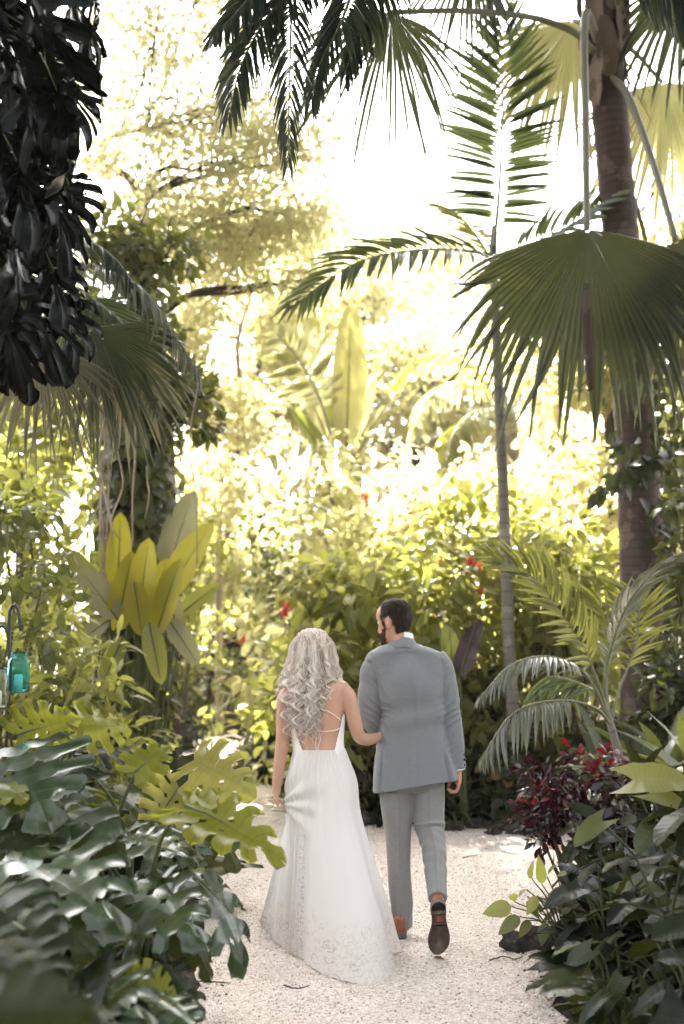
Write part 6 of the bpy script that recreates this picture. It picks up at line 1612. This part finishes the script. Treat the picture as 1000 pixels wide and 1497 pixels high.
def jar(label, top, h, r, mat, lipmat, hook):
    base = np.array(top) - [0, 0, h]
    rt = thing('mason_jar', label, 'jar', base)
    prof = np.array([(0, .002), (.75, 0), (.93, .012), (1, .05), (1, .3), (1, .62), (.985, .72), (.9, .80), (.76, .845), (.74, .87), (.79, .88), (.79, .895), (.745, .905), (.745, .93), (.78, .94), (.78, .955), (.74, .965), (.74, 1.0), (.70, 1.0), (.69, .9), (.70, .84), (.84, .79), (.93, .70), (.94, .3), (.93, .05), (.7, .018), (0, .02)])
    a = np.linspace(0, 2 * np.pi, 36, endpoint=False)
    mb = MB(); rings(mb, np.stack([base[0] + r * prof[:, :1] * np.cos(a), base[1] + r * prof[:, :1] * np.sin(a), base[2] + h * prof[:, 1:] + 0 * a], -1), False); mb.build('glass', mat, rt)
    mb = MB(); tp = base + [0, 0, h * .9]
    tube(mb, spline([tp + [-r * .8, 0, 0], tp + [-r * .75, 0, .04], np.asarray(hook), tp + [r * .75, 0, .04], tp + [r * .8, 0, 0]], 40), .0013, 6)
    tube(mb, tp + np.stack([r * .79 * np.cos(np.linspace(0, 6.283, 37)), r * .79 * np.sin(np.linspace(0, 6.283, 37)), np.zeros(37)], 1), .0015, 6, cap=False); mb.build('wire_bail', IRON, rt)
    mb = MB(); tube(mb, [base + [0, 0, h * .03], base + [0, 0, h * .03 + .07], base + [0, 0, h * .03 + .075]], [.019, .019, .012], 18); cd = mb.build('candle', plain_mat('candle_wax', (.7, .66, .58), .5, .4, .03), rt)
    mb = MB(); tube(mb, [base + [0, 0, h * .03 + .07], base + [.001, 0, h * .03 + .086]], .0011, 5); mb.build('wick', BLACK, cd)
jar('turquoise glass jar hanging from the taller arm of the iron hook', P(28.5, 953, JY - .01), .178, .0475, glass_mat('turquoise_glass', (.30, .76, .82)), None, P(31.5, 921, JY))
jar('pale clear glass jar cut by the frame edge, hanging from the lower arm', P(-2, 976, JY - .07), .178, .0475, glass_mat('pale_glass', (.86, .95, .95)), None, P(-2, 951, JY))

TW_M = M['stem_brown']
mb = MB(); lt = leaf('ovate', .4, 3, 1, .3, .3); n = 900
ii = rng.integers(0, len(pp), n); sg_ = rng.normal(0, .16, (n, 2)); q = pp[ii] + sg_
k_ = (q[:, 1] > 3.2) & (q[:, 1] < 13); q = q[k_]; n = len(q)
th_ = rng.uniform(0, 6.28, n)
mb.inst(lt, np.column_stack([q, np.full(n, .009)]), frames(np.stack([np.cos(th_), np.sin(th_), rng.normal(0, .2, n)], 1), np.array([0, 0, 1.0]) + rng.normal(0, .3, (n, 3))), rng.uniform(.008, .035, n))
tag(mb.build('leaf_litter', hair_mat('dry_litter', [(0, (.05, .03, .018)), (.6, (.16, .09, .05)), (1, (.30, .20, .12))], .8, .15)), 'small dry leaf scraps gathered along the path edges', kind='stuff')
def twig(pts, r, label, group=None):
    q = spline([G(*p, z) for *p, z in pts], 20); q = q + rng.normal(0, .002, q.shape) * [1, 1, .3]
    mb = MB(); tube(mb, q, np.linspace(r, r * .5, 20), 6, rng.random())
    return tag(mb.build('twig', TW_M, loc=q[10]), label, 'twig', group)
twig([(417, 1440, .008), (428, 1444, .010), (440, 1444, .010), (451, 1441, .009)], .0042, 'short dark curved twig on the gravel left of the bridal train')
twig([(292, 1434, .008), (310, 1435, .01), (338, 1437, .008)], .004, 'thin twig lying by the low monstera')
twig([(716, 1404, .008), (735, 1398, .012), (752, 1402, .01), (764, 1398, .008)], .004, 'bent twig beside the limestone lump')
twig([(676, 1254, .006), (690, 1251, .010), (698, 1250, .008)], .004, 'pale little twig on the bright gravel behind the raised shoe')
mb = MB(); a, b = G(797, 1234, .02), G(834, 1245, .012)
put(mb, leaf('oblong', .32, 10, 2, .25, .12, .03), a, b, (0, -.2, 1), 1.0, .5)
tag(mb.build('dry_leaf', plain_mat('dry_leaf_brown', (.26, .13, .07), .7, .3, .3, 30, .3), loc=a), 'curled dry brown leaf lying at the far edge of the path', 'leaf')
for px, py, lb in [(642, 1400, 'small dark fallen leaf just below the toe of the raised shoe')]:
    a = G(px - 8, py + 1, .008); b = G(px + 9, py, .012); mb = MB(); put(mb, leaf('ovate', .6, 6, 2, .5, .2, .06), a, b, (0, 0, 1), 1.0, .5)
    tag(mb.build('dry_leaf', plain_mat('dry_leaf_dark', (.10, .065, .04), .8, .3, .3, 30, .3), loc=a), lb, 'leaf')
# ---------------------------------------------------------------- added haze imitating the overexposed glow of the background
mb = MB()
bx = np.array([[-70, -8, -1], [70, -8, -1], [70, 70, -1], [-70, 70, -1], [-70, -8, 26], [70, -8, 26], [70, 70, 26], [-70, 70, 26]], float)
mb.add(bx, [[0, 3, 2, 1], [4, 5, 6, 7], [0, 1, 5, 4], [1, 2, 6, 5], [2, 3, 7, 6], [3, 0, 4, 7]])
hz, nt, out = newmat('glow_haze')
pv_ = nt.nodes.new('ShaderNodeVolumePrincipled')
pv_.inputs['Color'].default_value = (1, .97, .9, 1); pv_.inputs['Density'].default_value = 0.001; pv_.inputs['Anisotropy'].default_value = .3
nt.links.new(pv_.outputs[0], out.inputs['Volume'])
tag(mb.build('haze', hz, smooth=False), 'thin added haze that imitates the overexposed background glow', kind='stuff')
